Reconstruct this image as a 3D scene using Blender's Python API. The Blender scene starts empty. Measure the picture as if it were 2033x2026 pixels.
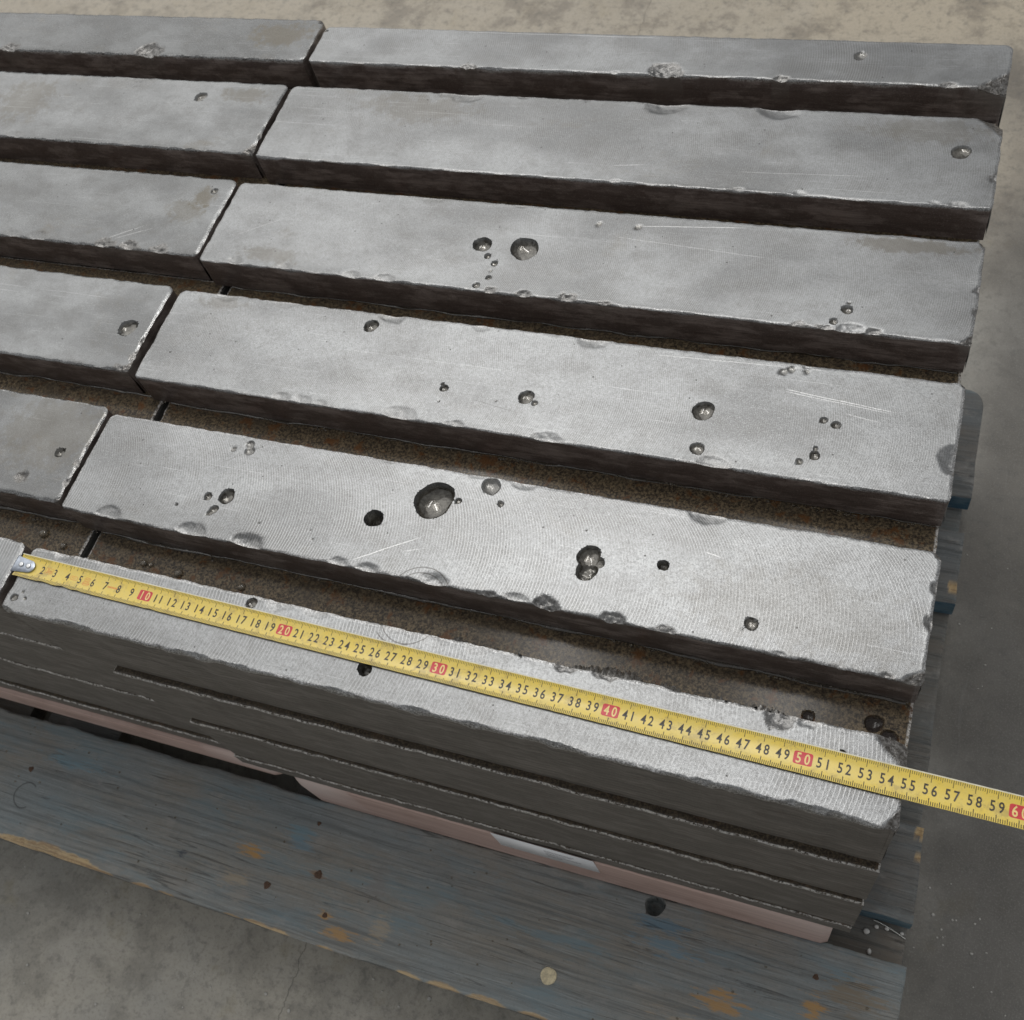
import bpy, bmesh, math, random
import numpy as np
from mathutils import Matrix, Vector

# ------------------------------------------------------------------ camera, world, lights
SC = bpy.context.scene
COL = SC.collection
ZO = 480.0                       # mm: top plane of the stack above the floor; all lengths below are mm


def W(x, y, z):
    return Vector((x / 1000.0, y / 1000.0, (z + ZO) / 1000.0))


cam_d = bpy.data.cameras.new('camera')
cam = bpy.data.objects.new('camera', cam_d)
COL.objects.link(cam)
cam_d.sensor_width = 36.0
cam_d.sensor_fit = 'HORIZONTAL'
cam_d.lens = 37.2576
cam_d.clip_start = 0.02
cam_d.clip_end = 60.0
_r = ((0.935386, -0.166201, 0.312137), (0.293655, 0.856852, -0.423759), (-0.197026, 0.488039, 0.850293))
_m = Matrix(_r).to_4x4()
_m.translation = W(502.19, -136.58, 539.68)
cam.matrix_world = _m
cam_d.dof.use_dof = True
cam_d.dof.focus_distance = 0.62
cam_d.dof.aperture_fstop = 20.0
SC.camera = cam

world = bpy.data.worlds.new('World')
SC.world = world
world.use_nodes = True
_bg = world.node_tree.nodes['Background']
_bg.inputs[0].default_value = (0.97, 0.985, 1.0, 1)
_bg.inputs[1].default_value = 0.36


def area(name, loc, target, sx, sy, power, col):
    d = bpy.data.lights.new(name, 'AREA')
    d.shape = 'RECTANGLE'
    d.size, d.size_y = sx, sy
    d.energy = power
    d.color = col
    o = bpy.data.objects.new(name, d)
    COL.objects.link(o)
    o.location = loc
    o.rotation_euler = (Vector(target) - Vector(loc)).to_track_quat('-Z', 'Y').to_euler()
    return o


area('skylight', (-2.6, 3.0, 4.2), (0.0, 0.6, 0.4), 6.5, 7.0, 150.0, (1.0, 0.985, 0.955))
area('hall_lamp', (0.35, 1.1, 3.6), (0.4, 0.2, 0.4), 0.16, 1.5, 13.0, (1.0, 0.98, 0.95))
area('hall_lamp', (-0.75, 1.5, 3.6), (0.2, 0.3, 0.4), 0.16, 1.5, 13.0, (1.0, 0.98, 0.95))

vs = SC.view_settings
vs.view_transform = 'Standard'
vs.look = 'None'
vs.exposure = 0.08
vs.gamma = 1.0
vs.use_curve_mapping = False
SC.cycles.max_bounces = 6
SC.cycles.use_denoising = True

rng = np.random.default_rng(7)
random.seed(7)


# ------------------------------------------------------------------ numpy noise
def _lat(seed, n=256):
    return np.random.default_rng(seed).random(n * n).reshape(n, n)


_LC = {}


def vn(x, y, seed):
    """smooth value noise 0..1"""
    if seed not in _LC:
        _LC[seed] = _lat(seed)
    L = _LC[seed]
    xi = np.floor(x).astype(int)
    yi = np.floor(y).astype(int)
    fx = x - xi
    fy = y - yi
    fx = fx * fx * (3 - 2 * fx)
    fy = fy * fy * (3 - 2 * fy)
    a = L[xi % 256, yi % 256]
    b = L[(xi + 1) % 256, yi % 256]
    c = L[xi % 256, (yi + 1) % 256]
    d = L[(xi + 1) % 256, (yi + 1) % 256]
    return (a * (1 - fx) + b * fx) * (1 - fy) + (c * (1 - fx) + d * fx) * fy


def fbm(x, y, seed, o=4):
    s = 0.0
    a = 0.5
    for k in range(o):
        s = s + a * vn(x, y, seed + k)
        x = x * 2.03 + 11.3
        y = y * 2.03 + 5.7
        a *= 0.5
    return s / (1 - 0.5 ** o)


# ------------------------------------------------------------------ node helper
class NT:
    def __init__(self, name):
        self.m = bpy.data.materials.new(name)
        self.m.use_nodes = True
        self.t = self.m.node_tree
        self.t.nodes.clear()
        self.out = self.t.nodes.new('ShaderNodeOutputMaterial')

    def n(self, typ, ins=None, **props):
        nd = self.t.nodes.new('ShaderNode' + typ)
        for k, v in props.items():
            setattr(nd, k, v)
        for k, v in (ins or {}).items():
            s = nd.inputs[k]
            if isinstance(v, bpy.types.NodeSocket):
                self.t.links.new(v, s)
            else:
                if isinstance(v, (tuple, list)) and len(v) == 3 and s.type == 'RGBA':
                    v = tuple(v) + (1.0,)
                s.default_value = v
        return nd

    def math(self, op, a, b=0.0, c=0.0, clamp=False):
        return self.n('Math', {0: a, 1: b, 2: c}, operation=op, use_clamp=clamp).outputs[0]

    def noise(self, vec, scale, detail=3.0, rough=0.55, w=None, dist=0.0):
        ins = {'Vector': vec, 'Scale': scale, 'Detail': detail, 'Roughness': rough, 'Distortion': dist}
        if w is not None:
            nd = self.n('TexNoise', {**ins, 'W': w}, noise_dimensions='4D')
        else:
            nd = self.n('TexNoise', ins)
        return nd.outputs['Fac']

    def ramp(self, fac, lo, hi, smooth=True):
        nd = self.n('MapRange', {0: fac, 1: lo, 2: hi, 3: 0.0, 4: 1.0})
        nd.interpolation_type = 'SMOOTHSTEP' if smooth else 'LINEAR'
        return nd.outputs[0]

    def mix(self, fac, a, b):
        nd = self.n('Mix', data_type='RGBA')
        for idx, v in ((0, fac), (6, a), (7, b)):
            s = nd.inputs[idx]
            if isinstance(v, bpy.types.NodeSocket):
                self.t.links.new(v, s)
            else:
                s.default_value = (tuple(v) + (1.0,)) if isinstance(v, (tuple, list)) else v
        return nd.outputs[2]

    def mixf(self, fac, a, b):
        nd = self.n('Mix', data_type='FLOAT')
        for idx, v in ((0, fac), (2, a), (3, b)):
            s = nd.inputs[idx]
            if isinstance(v, bpy.types.NodeSocket):
                self.t.links.new(v, s)
            else:
                s.default_value = v
        return nd.outputs[0]

    def coords(self):
        tc = self.n('TexCoord').outputs['Object']
        return self.n('VectorMath', {0: tc, 'Scale': 1000.0}, operation='SCALE').outputs[0]

    def scaled(self, vec, s):
        return self.n('VectorMath', {0: vec, 1: s}, operation='MULTIPLY').outputs[0]

    def xyz(self, vec):
        nd = self.n('SeparateXYZ', {0: vec})
        return nd.outputs

    def attr(self, name):
        return self.n('Attribute', attribute_name=name).outputs['Fac']

    def bump(self, h, strength, dist, normal=None):
        ins = {'Height': h, 'Strength': strength, 'Distance': dist}
        if normal is not None:
            ins['Normal'] = normal
        return self.n('Bump', ins).outputs[0]

    def bsdf(self, **ins):
        names = {'col': 'Base Color', 'rough': 'Roughness', 'metal': 'Metallic', 'normal': 'Normal', 'coat': 'Coat Weight',
                 'coatr': 'Coat Roughness', 'spec': 'Specular IOR Level', 'trans': 'Transmission Weight', 'ior': 'IOR',
                 'aniso': 'Anisotropic'}
        b = self.n('BsdfPrincipled', {names[k]: v for k, v in ins.items()})
        self.t.links.new(b.outputs[0], self.out.inputs[0])
        return self.m


def ellipse_mask(T, px, py, cx, cy, rx, ry, wob):
    """soft irregular patch with its own shape: 1 inside"""
    dx = T.math('DIVIDE', T.math('SUBTRACT', px, cx), rx)
    dy = T.math('DIVIDE', T.math('SUBTRACT', py, cy), ry)
    d = T.math('SQRT', T.math('ADD', T.math('MULTIPLY', dx, dx), T.math('MULTIPLY', dy, dy)))
    d = T.math('ADD', d, wob)
    return T.ramp(d, 1.35, 0.6)


# ------------------------------------------------------------------ materials
def metal_top(name, yc, R, pitch, arc, tint=1.0, rough=0.40, stain=0.5, grit_=1.0, marks=(), rings=(), smudges=(), metal=0.85):
    """machined grey iron: face-mill arcs, smudges, specks; oil in the pits, fresh fracture in chips"""
    T = NT(name)
    P = T.coords()
    x, y, z = T.xyz(P)
    tint *= 0.73
    rnd = T.math('MULTIPLY', T.n('ObjectInfo').outputs['Random'], 37.0)
    big = T.noise(T.scaled(P, (0.011, 0.022, 0.02)), 1.0, 4, 0.6, rnd)
    mid = T.noise(T.scaled(P, (0.05, 0.07, 0.05)), 1.0, 5, 0.65, rnd)
    fine = T.noise(P, 0.9, 3, 0.7, rnd)
    grain = T.noise(P, 2.6, 2, 0.6, rnd)
    streak = T.noise(T.scaled(P, (0.012, 1.1, 0.2)), 1.0, 3, 0.6, rnd)
    # face-mill arcs
    dy = T.math('SUBTRACT', y, yc)
    rr = T.math('MAXIMUM', T.math('SUBTRACT', R * R, T.math('MULTIPLY', dy, dy)), 25.0)
    ph = T.math('SUBTRACT', x, T.math('SQRT', rr))
    ph = T.math('ADD', ph, T.math('MULTIPLY', T.noise(P, 0.05, 2, 0.5, rnd), 1.6))
    s1 = T.math('SINE', T.math('MULTIPLY', ph, 2 * math.pi / pitch))
    s1 = T.math('ADD', T.math('MULTIPLY', s1, 0.5), 0.5)
    s1 = T.math('POWER', s1, 7.0)
    ph2 = T.math('ADD', x, T.math('SQRT', rr))
    s2 = T.math('SINE', T.math('MULTIPLY', ph2, 2 * math.pi / (pitch * 0.62)))
    s2 = T.math('ADD', T.math('MULTIPLY', s2, 0.5), 0.5)
    am = T.ramp(T.noise(T.scaled(P, (0.012, 0.02, 0.02)), 1.0, 2, 0.5, T.math('ADD', rnd, 5.0)), 0.34, 0.62)
    brk = T.ramp(mid, 0.25, 0.6)
    arcm = T.math('MULTIPLY', T.math('MULTIPLY', T.math('ADD', T.math('MULTIPLY', am, 0.8), 0.2), brk), arc)
    lines = T.math('MULTIPLY', s1, arcm)
    # colour
    c = T.mix(T.ramp(big, 0.34, 0.66), (0.26 * tint, 0.264 * tint, 0.266 * tint), (0.445 * tint, 0.455 * tint, 0.462 * tint))
    c = T.mix(T.math('MULTIPLY', T.ramp(mid, 0.42, 0.68), 0.42), c, (0.20 * tint, 0.196 * tint, 0.188 * tint))
    sm = T.ramp(T.noise(T.scaled(P, (0.02, 0.03, 0.03)), 1.0, 6, 0.72, T.math('ADD', rnd, 11.0), 0.6), 0.56, 0.76)
    c = T.mix(T.math('MULTIPLY', sm, stain), c, (0.155, 0.14, 0.115))
    c = T.mix(T.math('MULTIPLY', T.ramp(T.noise(P, 0.55, 3, 0.75, rnd), 0.44, 0.62), 0.42 * grit_), c, (0.13, 0.128, 0.125))
    c = T.mix(T.math('MULTIPLY', T.ramp(fine, 0.48, 0.66), 0.46 * grit_), c, (0.13, 0.128, 0.125))
    c = T.mix(T.math('MULTIPLY', T.ramp(grain, 0.5, 0.68), 0.55 * grit_), c, (0.60, 0.61, 0.615))
    c = T.mix(T.math('MULTIPLY', lines, 0.8), c, (0.76, 0.77, 0.78))
    wv = T.math('MULTIPLY', T.math('SUBTRACT', mid, 0.5), 1.6)
    for (ax, ay, bx_, by_, st_) in marks:      # long fine scratches
        L_ = math.hypot(bx_ - ax, by_ - ay)
        ux_, uy_ = (bx_ - ax) / L_, (by_ - ay) / L_
        rx_ = T.math('SUBTRACT', x, ax)
        ry_ = T.math('SUBTRACT', y, ay)
        al = T.math('ADD', T.math('MULTIPLY', rx_, ux_), T.math('MULTIPLY', ry_, uy_))
        ac = T.math('ABSOLUTE', T.math('ADD', T.math('SUBTRACT', T.math('MULTIPLY', rx_, uy_), T.math('MULTIPLY', ry_, ux_)), wv))
        mk = T.math('MULTIPLY', T.ramp(ac, 0.42, 0.15), T.math('MULTIPLY', T.ramp(al, 0.0, 6.0), T.ramp(al, L_, L_ - 14.0)))
        mk = T.math('MULTIPLY', mk, T.ramp(grain, 0.35, 0.5))
        c = T.mix(T.math('MULTIPLY', mk, abs(st_) * 0.6), c, (0.85, 0.85, 0.85) if st_ > 0 else (0.06, 0.055, 0.05))
    for (rcx, rcy, rr_, xa, xb) in rings:      # dark curved tool marks
        ex_ = T.math('SUBTRACT', x, rcx)
        ey_ = T.math('SUBTRACT', y, rcy)
        dd_ = T.math('SQRT', T.math('ADD', T.math('MULTIPLY', ex_, ex_), T.math('MULTIPLY', ey_, ey_)))
        mk = T.ramp(T.math('ABSOLUTE', T.math('ADD', T.math('SUBTRACT', dd_, rr_), wv)), 0.55, 0.2)
        mk = T.math('MULTIPLY', mk, T.math('MULTIPLY', T.math('GREATER_THAN', x, xa), T.math('LESS_THAN', x, xb)))
        c = T.mix(T.math('MULTIPLY', mk, 0.65), c, (0.08, 0.075, 0.07))
    wb = T.math('MULTIPLY', T.math('SUBTRACT', T.noise(P, 0.12, 5, 0.75, rnd), 0.5), 4.0)
    for (sx_, sy_, srx, sry, st_) in smudges:  # dried oil smudges
        c = T.mix(T.math('MULTIPLY', ellipse_mask(T, x, y, sx_, sy_, srx, sry, wb), st_), c, (0.13, 0.115, 0.09))
    c = T.mix(T.math('MULTIPLY', T.math('MULTIPLY', s2, arcm), 0.16), c, (0.2, 0.2, 0.2))
    c = T.mix(T.math('MULTIPLY', T.ramp(streak, 0.62, 0.75), 0.30), c, (0.7, 0.71, 0.72))
    # black graphite specks
    vor = T.n('TexVoronoi', {'Vector': P, 'Scale': 0.11, 'Randomness': 1.0})
    pick = T.math('GREATER_THAN', T.xyz(vor.outputs['Color'])[0], 0.60)
    spk = T.math('MULTIPLY', T.ramp(T.math('ADD', vor.outputs['Distance'], T.math('MULTIPLY', fine, 0.05)), 0.105, 0.07), pick)
    c = T.mix(T.math('MULTIPLY', spk, 0.85), c, (0.05, 0.047, 0.045))
    chip = T.attr('chip')
    rim = T.attr('rim')
    oil = T.attr('oil')
    edge_n = T.noise(P, 1.3, 3, 0.7, rnd)
    wornc = T.mix(T.ramp(edge_n, 0.4, 0.62), (0.12, 0.108, 0.095), (0.62, 0.62, 0.62))
    c = T.mix(T.math('MULTIPLY', T.ramp(T.math('ADD', rim, T.math('MULTIPLY', T.math('SUBTRACT', edge_n, 0.5), 1.6)), 0.55, 1.0), 0.35 + 0.4 * grit_), c, wornc)
    chipc = T.mix(T.ramp(T.noise(P, 0.5, 4, 0.7, rnd), 0.35, 0.65), (0.085, 0.078, 0.07), (0.27, 0.26, 0.25))
    c = T.mix(chip, c, chipc)
    oilc = T.mix(T.ramp(T.noise(P, 0.35, 4, 0.7, rnd), 0.35, 0.65), (0.040, 0.034, 0.024), (0.15, 0.14, 0.12))
    c = T.mix(oil, c, oilc)
    ro = T.math('ADD', T.math('MULTIPLY', big, 0.22), rough - 0.13)
    ro = T.math('ADD', ro, T.math('MULTIPLY', T.math('SUBTRACT', fine, 0.5), 0.18))
    ro = T.math('SUBTRACT', ro, T.math('MULTIPLY', sm, 0.06 * stain))
    ro = T.mixf(chip, ro, 0.33)
    ro = T.mixf(oil, ro, 0.13)
    me = T.mixf(oil, metal, 0.35)
    h = T.math('ADD', T.math('MULTIPLY', lines, 1.0), T.math('MULTIPLY', T.math('MULTIPLY', s2, arcm), 0.25))
    h = T.math('ADD', h, T.math('MULTIPLY', fine, 0.9))
    h = T.math('ADD', h, T.math('MULTIPLY', grain, 0.7))
    notoil = T.math('SUBTRACT', 1.0, oil)
    h = T.math('MULTIPLY', h, notoil)
    h = T.math('ADD', h, T.math('MULTIPLY', T.math('MULTIPLY', T.noise(P, 0.8, 3, 0.6, rnd), 9.0), T.math('MAXIMUM', chip, T.math('MULTIPLY', rim, 0.5))))
    h = T.math('ADD', h, T.math('MULTIPLY', T.math('MULTIPLY', T.noise(P, 0.35, 3, 0.6, rnd), 6.0), oil))
    nrm = T.bump(h, 0.30 + 0.2 * grit_, 0.00015)
    return T.bsdf(col=c, rough=ro, metal=me, normal=nrm, coat=T.math('MULTIPLY', oil, 1.0), coatr=0.03)


def bar_side(name, base, dark, wet=0.3, saw=0.0, rustc=(0.05, 0.028, 0.018), metal=0.35):
    """as-cast / sawn bar flank, oily"""
    T = NT(name)
    P = T.coords()
    x, y, z = T.xyz(P)
    rnd = T.math('MULTIPLY', T.n('ObjectInfo').outputs['Random'], 23.0)
    a = T.noise(T.scaled(P, (0.035, 0.05, 0.10)), 1.0, 5, 0.7, rnd)
    b = T.noise(T.scaled(P, (0.02, 0.1, 0.55)), 1.0, 6, 0.7, rnd)
    f = T.noise(P, 1.4, 3, 0.65, rnd)
    c = T.mix(T.ramp(a, 0.36, 0.56), base, dark)
    c = T.mix(T.math('MULTIPLY', T.ramp(b, 0.46, 0.64), 0.55), c, tuple(v * 0.5 for v in dark))
    c = T.mix(T.math('MULTIPLY', T.ramp(T.noise(P, 0.045, 5, 0.7, T.math('ADD', rnd, 3.0)), 0.55, 0.7), 0.4), c, rustc)
    c = T.mix(T.math('MULTIPLY', T.ramp(f, 0.52, 0.72), 0.4), c, tuple(min(1, v * 1.8) for v in base))
    sl = T.math('SINE', T.math('ADD', T.math('MULTIPLY', z, 2 * math.pi / 5.5), T.math('MULTIPLY', b, 5.0)))
    c = T.mix(T.math('MULTIPLY', T.math('ADD', T.math('MULTIPLY', sl, 0.5), 0.5), 0.28 * saw), c, tuple(v * 0.45 for v in dark))
    rim = T.attr('rim')
    chip = T.attr('chip')
    en = T.noise(P, 0.9, 4, 0.7, rnd)
    rm = T.ramp(T.math('ADD', T.math('MULTIPLY', rim, 0.8), T.math('MULTIPLY', T.math('SUBTRACT', en, 0.55), 3.0)), 0.55, 0.9)
    rm = T.math('MULTIPLY', T.ramp(rim, 0.6, 0.95), T.ramp(en, 0.42, 0.56))
    c = T.mix(rm, c, (0.55, 0.54, 0.52))
    c = T.mix(T.math('MULTIPLY', chip, 0.7), c, (0.22, 0.2, 0.18))
    ro = T.math('ADD', T.math('MULTIPLY', a, 0.35), 0.48 - wet * 0.45)
    ro = T.mixf(rm, ro, 0.3)
    h = T.math('ADD', T.math('MULTIPLY', f, 1.0), T.math('MULTIPLY', sl, 0.35 * saw))
    h = T.math('ADD', h, T.math('MULTIPLY', b, 1.5))
    h = T.math('ADD', h, T.math('MULTIPLY', T.noise(P, 0.22, 4, 0.6, rnd), 2.5))
    h = T.math('ADD', h, T.math('MULTIPLY', T.math('MULTIPLY', en, rm), 4.0))
    me = T.mixf(rm, metal, 0.9)
    return T.bsdf(col=c, rough=ro, metal=me, normal=T.bump(h, 0.4, 0.00018))


def wet_floor_bar(name, rust=0.85, grit_=1.0):
    """upper face of the second layer: brown oily grit with rust blotches"""
    T = NT(name)
    P = T.coords()
    rnd = T.math('MULTIPLY', T.n('ObjectInfo').outputs['Random'], 19.0)
    a = T.noise(P, 0.03, 5, 0.65, rnd)
    b = T.noise(P, 0.62, 4, 0.8, rnd)
    g = T.noise(P, 1.5, 2, 0.6, rnd)
    c = T.mix(T.ramp(b, 0.40, 0.64), (0.028, 0.019, 0.011), (0.05 + 0.21 * grit_, 0.04 + 0.155 * grit_, 0.03 + 0.085 * grit_))
    c = T.mix(T.math('MULTIPLY', T.ramp(g, 0.62, 0.74), 0.55), c, (0.30, 0.25, 0.17))
    c = T.mix(T.math('MULTIPLY', T.ramp(a, 0.5, 0.7), 0.5), c, (0.10, 0.078, 0.052))
    r = T.noise(P, 0.085, 5, 0.7, T.math('ADD', rnd, 7.0), 0.4)
    rr = T.ramp(r, 0.54, 0.64)
    c = T.mix(T.math('MULTIPLY', rr, rust), c, (0.16, 0.062, 0.012))
    c = T.mix(T.math('MULTIPLY', T.ramp(T.noise(P, 0.16, 4, 0.7, rnd), 0.6, 0.7), 0.6), c, (0.04, 0.018, 0.008))
    rim = T.attr('rim')
    lm = T.math('MULTIPLY', T.ramp(rim, 0.55, 0.9), T.ramp(T.noise(P, 0.55, 5, 0.75, rnd), 0.42, 0.56))
    c = T.mix(T.math('MULTIPLY', lm, 0.95), c, (0.82, 0.80, 0.77))  # edge glints painted as pale broken lines on the worn rim
    oil = T.attr('oil')
    c = T.mix(oil, c, (0.035, 0.026, 0.022))
    h = T.math('ADD', T.math('MULTIPLY', b, 5.0), T.math('MULTIPLY', g, 3.0))
    ro = T.math('ADD', T.math('MULTIPLY', b, 0.5), 0.18)
    return T.bsdf(col=c, rough=ro, metal=T.mixf(lm, 0.35, 0.85), normal=T.bump(h, 0.8, 0.0004), coat=0.30, coatr=0.16)


def old_wood(name, tone=(0.12, 0.125, 0.125), blue=0.6, bare=0.5, patches=(), seed=0.0, edge_yellow=True, rings=()):
    T = NT(name)
    P = T.coords()
    x, y, z = T.xyz(P)
    rnd = T.math('ADD', T.math('MULTIPLY', T.n('ObjectInfo').outputs['Random'], 31.0), seed)
    warp = T.noise(T.scaled(P, (0.006, 0.03, 0.03)), 1.0, 3, 0.5, rnd)
    yy = T.math('ADD', y, T.math('MULTIPLY', warp, 9.0))
    V = T.n('CombineXYZ', {0: T.math('MULTIPLY', x, 0.0045), 1: T.math('MULTIPLY', yy, 0.30), 2: T.math('MULTIPLY', z, 0.4)}).outputs[0]
    g1 = T.noise(V, 1.0, 7, 0.75, rnd)
    V2 = T.n('CombineXYZ', {0: T.math('MULTIPLY', x, 0.03), 1: T.math('MULTIPLY', yy, 1.0), 2: T.math('MULTIPLY', z, 1.0)}).outputs[0]
    g2 = T.noise(V2, 1.0, 4, 0.7, rnd)
    big = T.noise(T.scaled(P, (0.008, 0.022, 0.022)), 1.0, 5, 0.65, rnd)
    mid = T.noise(T.scaled(P, (0.03, 0.06, 0.06)), 1.0, 5, 0.7, rnd)
    brown = (tone[0] * 1.12, tone[1] * 0.95, tone[2] * 0.82)
    c = T.mix(T.ramp(big, 0.35, 0.65), tone, brown)
    c = T.mix(T.math('MULTIPLY', T.ramp(g1, 0.46, 0.62), 0.6), c, tuple(v * 0.45 for v in tone))
    c = T.mix(T.math('MULTIPLY', T.ramp(g2, 0.5, 0.68), 0.45), c, tuple(v * 1.6 for v in tone))
    c = T.mix(T.math('MULTIPLY', T.ramp(T.noise(P, 0.45, 4, 0.75, rnd), 0.52, 0.68), 0.35), c, tuple(v * 0.5 for v in tone))
    bl = T.math('MULTIPLY', T.ramp(T.noise(T.scaled(P, (0.009, 0.035, 0.03)), 1.0, 6, 0.7, T.math('ADD', rnd, 4.0)), 0.5, 0.64), T.ramp(g2, 0.7, 0.35))
    c = T.mix(T.math('MULTIPLY', bl, blue), c, (0.19, 0.265, 0.30))
    wsh = T.math('MULTIPLY', T.ramp(mid, 0.54, 0.7), 0.4)
    c = T.mix(wsh, c, (0.38, 0.365, 0.34))
    ob = T.math('MULTIPLY', T.ramp(T.noise(T.scaled(P, (0.022, 0.05, 0.05)), 1.0, 6, 0.72, T.math('ADD', rnd, 9.0)), 0.67, 0.72), bare)
    c = T.mix(ob, c, (0.30, 0.19, 0.09))
    wob = T.math('MULTIPLY', T.math('SUBTRACT', T.noise(T.scaled(P, (0.05, 0.30, 0.2)), 1.0, 6, 0.8, rnd), 0.46), 6.5)
    for (cx, cy, rx, ry, pc, st) in patches:
        c = T.mix(T.math('MULTIPLY', T.math('MULTIPLY', ellipse_mask(T, x, y, cx, cy, rx, ry, wob), st), T.ramp(g2, 0.76, 0.5)), c, pc)
    crk = T.math('ABSOLUTE', T.math('SUBTRACT', T.noise(T.n('CombineXYZ', {0: T.math('MULTIPLY', x, 0.0035), 1: T.math('MULTIPLY', yy, 0.11), 2: 0.0}).outputs[0], 1.0, 2, 0.5, T.math('ADD', rnd, 2.0)), 0.5))
    crk = T.math('MULTIPLY', T.ramp(crk, 0.010, 0.002), T.ramp(mid, 0.42, 0.6))
    for (rcx, rcy, rr_, xa, xb) in rings:      # knots with a dark ring
        ex_ = T.math('SUBTRACT', x, rcx)
        ey_ = T.math('SUBTRACT', y, rcy)
        dd_ = T.math('SQRT', T.math('ADD', T.math('MULTIPLY', ex_, ex_), T.math('MULTIPLY', ey_, ey_)))
        mk = T.ramp(T.math('ABSOLUTE', T.math('ADD', T.math('SUBTRACT', dd_, rr_), T.math('MULTIPLY', T.math('SUBTRACT', mid, 0.5), 4.0))), 0.9, 0.3)
        mk = T.math('MULTIPLY', mk, T.math('MULTIPLY', T.math('GREATER_THAN', x, xa), T.math('LESS_THAN', x, xb)))
        crk = T.math('MAXIMUM', crk, mk)
    c = T.mix(T.math('MULTIPLY', crk, 0.5), c, (0.03, 0.03, 0.03))
    h = T.math('ADD', T.math('MULTIPLY', g1, 2.0), T.math('MULTIPLY', g2, 1.2))
    h = T.math('SUBTRACT', h, T.math('MULTIPLY', crk, 3.0))
    if edge_yellow:
        chip = T.attr('chip')
        c = T.mix(T.math('MULTIPLY', chip, T.ramp(g2, 0.22, 0.42)), c, T.mix(T.ramp(g1, 0.42, 0.6), (0.72, 0.50, 0.23), (0.42, 0.25, 0.10)))
    return T.bsdf(col=c, rough=T.math('ADD', T.math('MULTIPLY', g1, 0.2), 0.6), normal=T.bump(h, 0.45, 0.0006), spec=0.3)


def plain(name, col, rough=0.5, metal=0.0, var=0.15, scale=0.3, bump=0.0, coat=0.0):
    T = NT(name)
    P = T.coords()
    n = T.noise(P, scale, 4, 0.65)
    c = T.mix(T.ramp(n, 0.3, 0.7), tuple(v * (1 - var) for v in col), tuple(min(1, v * (1 + var)) for v in col))
    kw = dict(col=c, rough=T.math('ADD', T.math('MULTIPLY', n, 0.15), rough - 0.07), metal=metal, coat=coat)
    if bump:
        kw['normal'] = T.bump(T.noise(P, scale * 3, 4, 0.7), 0.5, bump)
    return T.bsdf(**kw)


# ------------------------------------------------------------------ object helpers
def tag(o, label=None, cat=None, group=None, kind=None):
    if label:
        o['label'] = label
    if cat:
        o['category'] = cat
    if group:
        o['group'] = group
    if kind:
        o['kind'] = kind
    return o


def link(o, parent=None):
    COL.objects.link(o)
    if parent is not None:
        o.parent = parent
        o.matrix_parent_inverse = Matrix.Identity(4)
        o.location = o.location - parent.matrix_world.translation if parent.parent is None else o.location
    return o


def mesh_from(name, V, quads, mats, mi=None, smooth=None, origin=(0, 0, 0), parent=None, sharp=None, tris=None):
    """V in mm (z relative to the stack's top plane) -> one mesh object with its origin at `origin` (mm)"""
    V = np.asarray(V, dtype=np.float64)
    o_ = np.array(origin, dtype=np.float64)
    L = (V - o_) / 1000.0
    me = bpy.data.meshes.new(name)
    q = np.asarray(quads, dtype=np.int32).reshape(-1, 4)
    t = np.asarray(tris if tris is not None else [], dtype=np.int32).reshape(-1, 3)
    loops = np.concatenate([q.ravel(), t.ravel()])
    nf = len(q) + len(t)
    me.vertices.add(len(L))
    me.vertices.foreach_set('co', L.astype(np.float32).ravel())
    me.loops.add(len(loops))
    me.loops.foreach_set('vertex_index', loops)
    me.polygons.add(nf)
    st = np.concatenate([np.arange(len(q)) * 4, len(q) * 4 + np.arange(len(t)) * 3]).astype(np.int32)
    me.polygons.foreach_set('loop_start', st)
    if mi is not None:
        me.polygons.foreach_set('material_index', np.asarray(mi, dtype=np.int32))
    me.update(calc_edges=True)
    me.validate()
    for m in mats:
        me.materials.append(m)
    if smooth:
        me.polygons.foreach_set('use_smooth', np.ones(nf, dtype=bool))
        if sharp:
            me.set_sharp_from_angle(angle=math.radians(sharp))
    o = bpy.data.objects.new(name, me)
    o.location = W(*origin)
    COL.objects.link(o)
    if parent is not None:
        set_parent(o, parent)
    return o


WORLD_LOC = {}


def set_parent(o, p):
    """parts keep their place: parents have pure translations"""
    wl = o.location.copy()
    pl = Vector((0, 0, 0))
    q = p
    while q is not None:
        pl += q.location
        q = q.parent
    o.parent = p
    o.location = wl - pl


def empty(name, origin):
    o = bpy.data.objects.new(name, None)
    o.empty_display_size = 0.02
    o.location = W(*origin)
    COL.objects.link(o)
    return o


def axis(a, b, d, edge=6.0, de=0.5):
    """grid line positions, finer near both ends"""
    L = b - a
    edge = min(edge, L * 0.25)
    ne = max(1, int(round(edge / de)))
    nm = max(1, int(round((L - 2 * edge) / d)))
    return np.concatenate([np.linspace(a, a + edge, ne + 1)[:-1], np.linspace(a + edge, b - edge, nm + 1), np.linspace(b - edge, b, ne + 1)[1:]])


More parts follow.
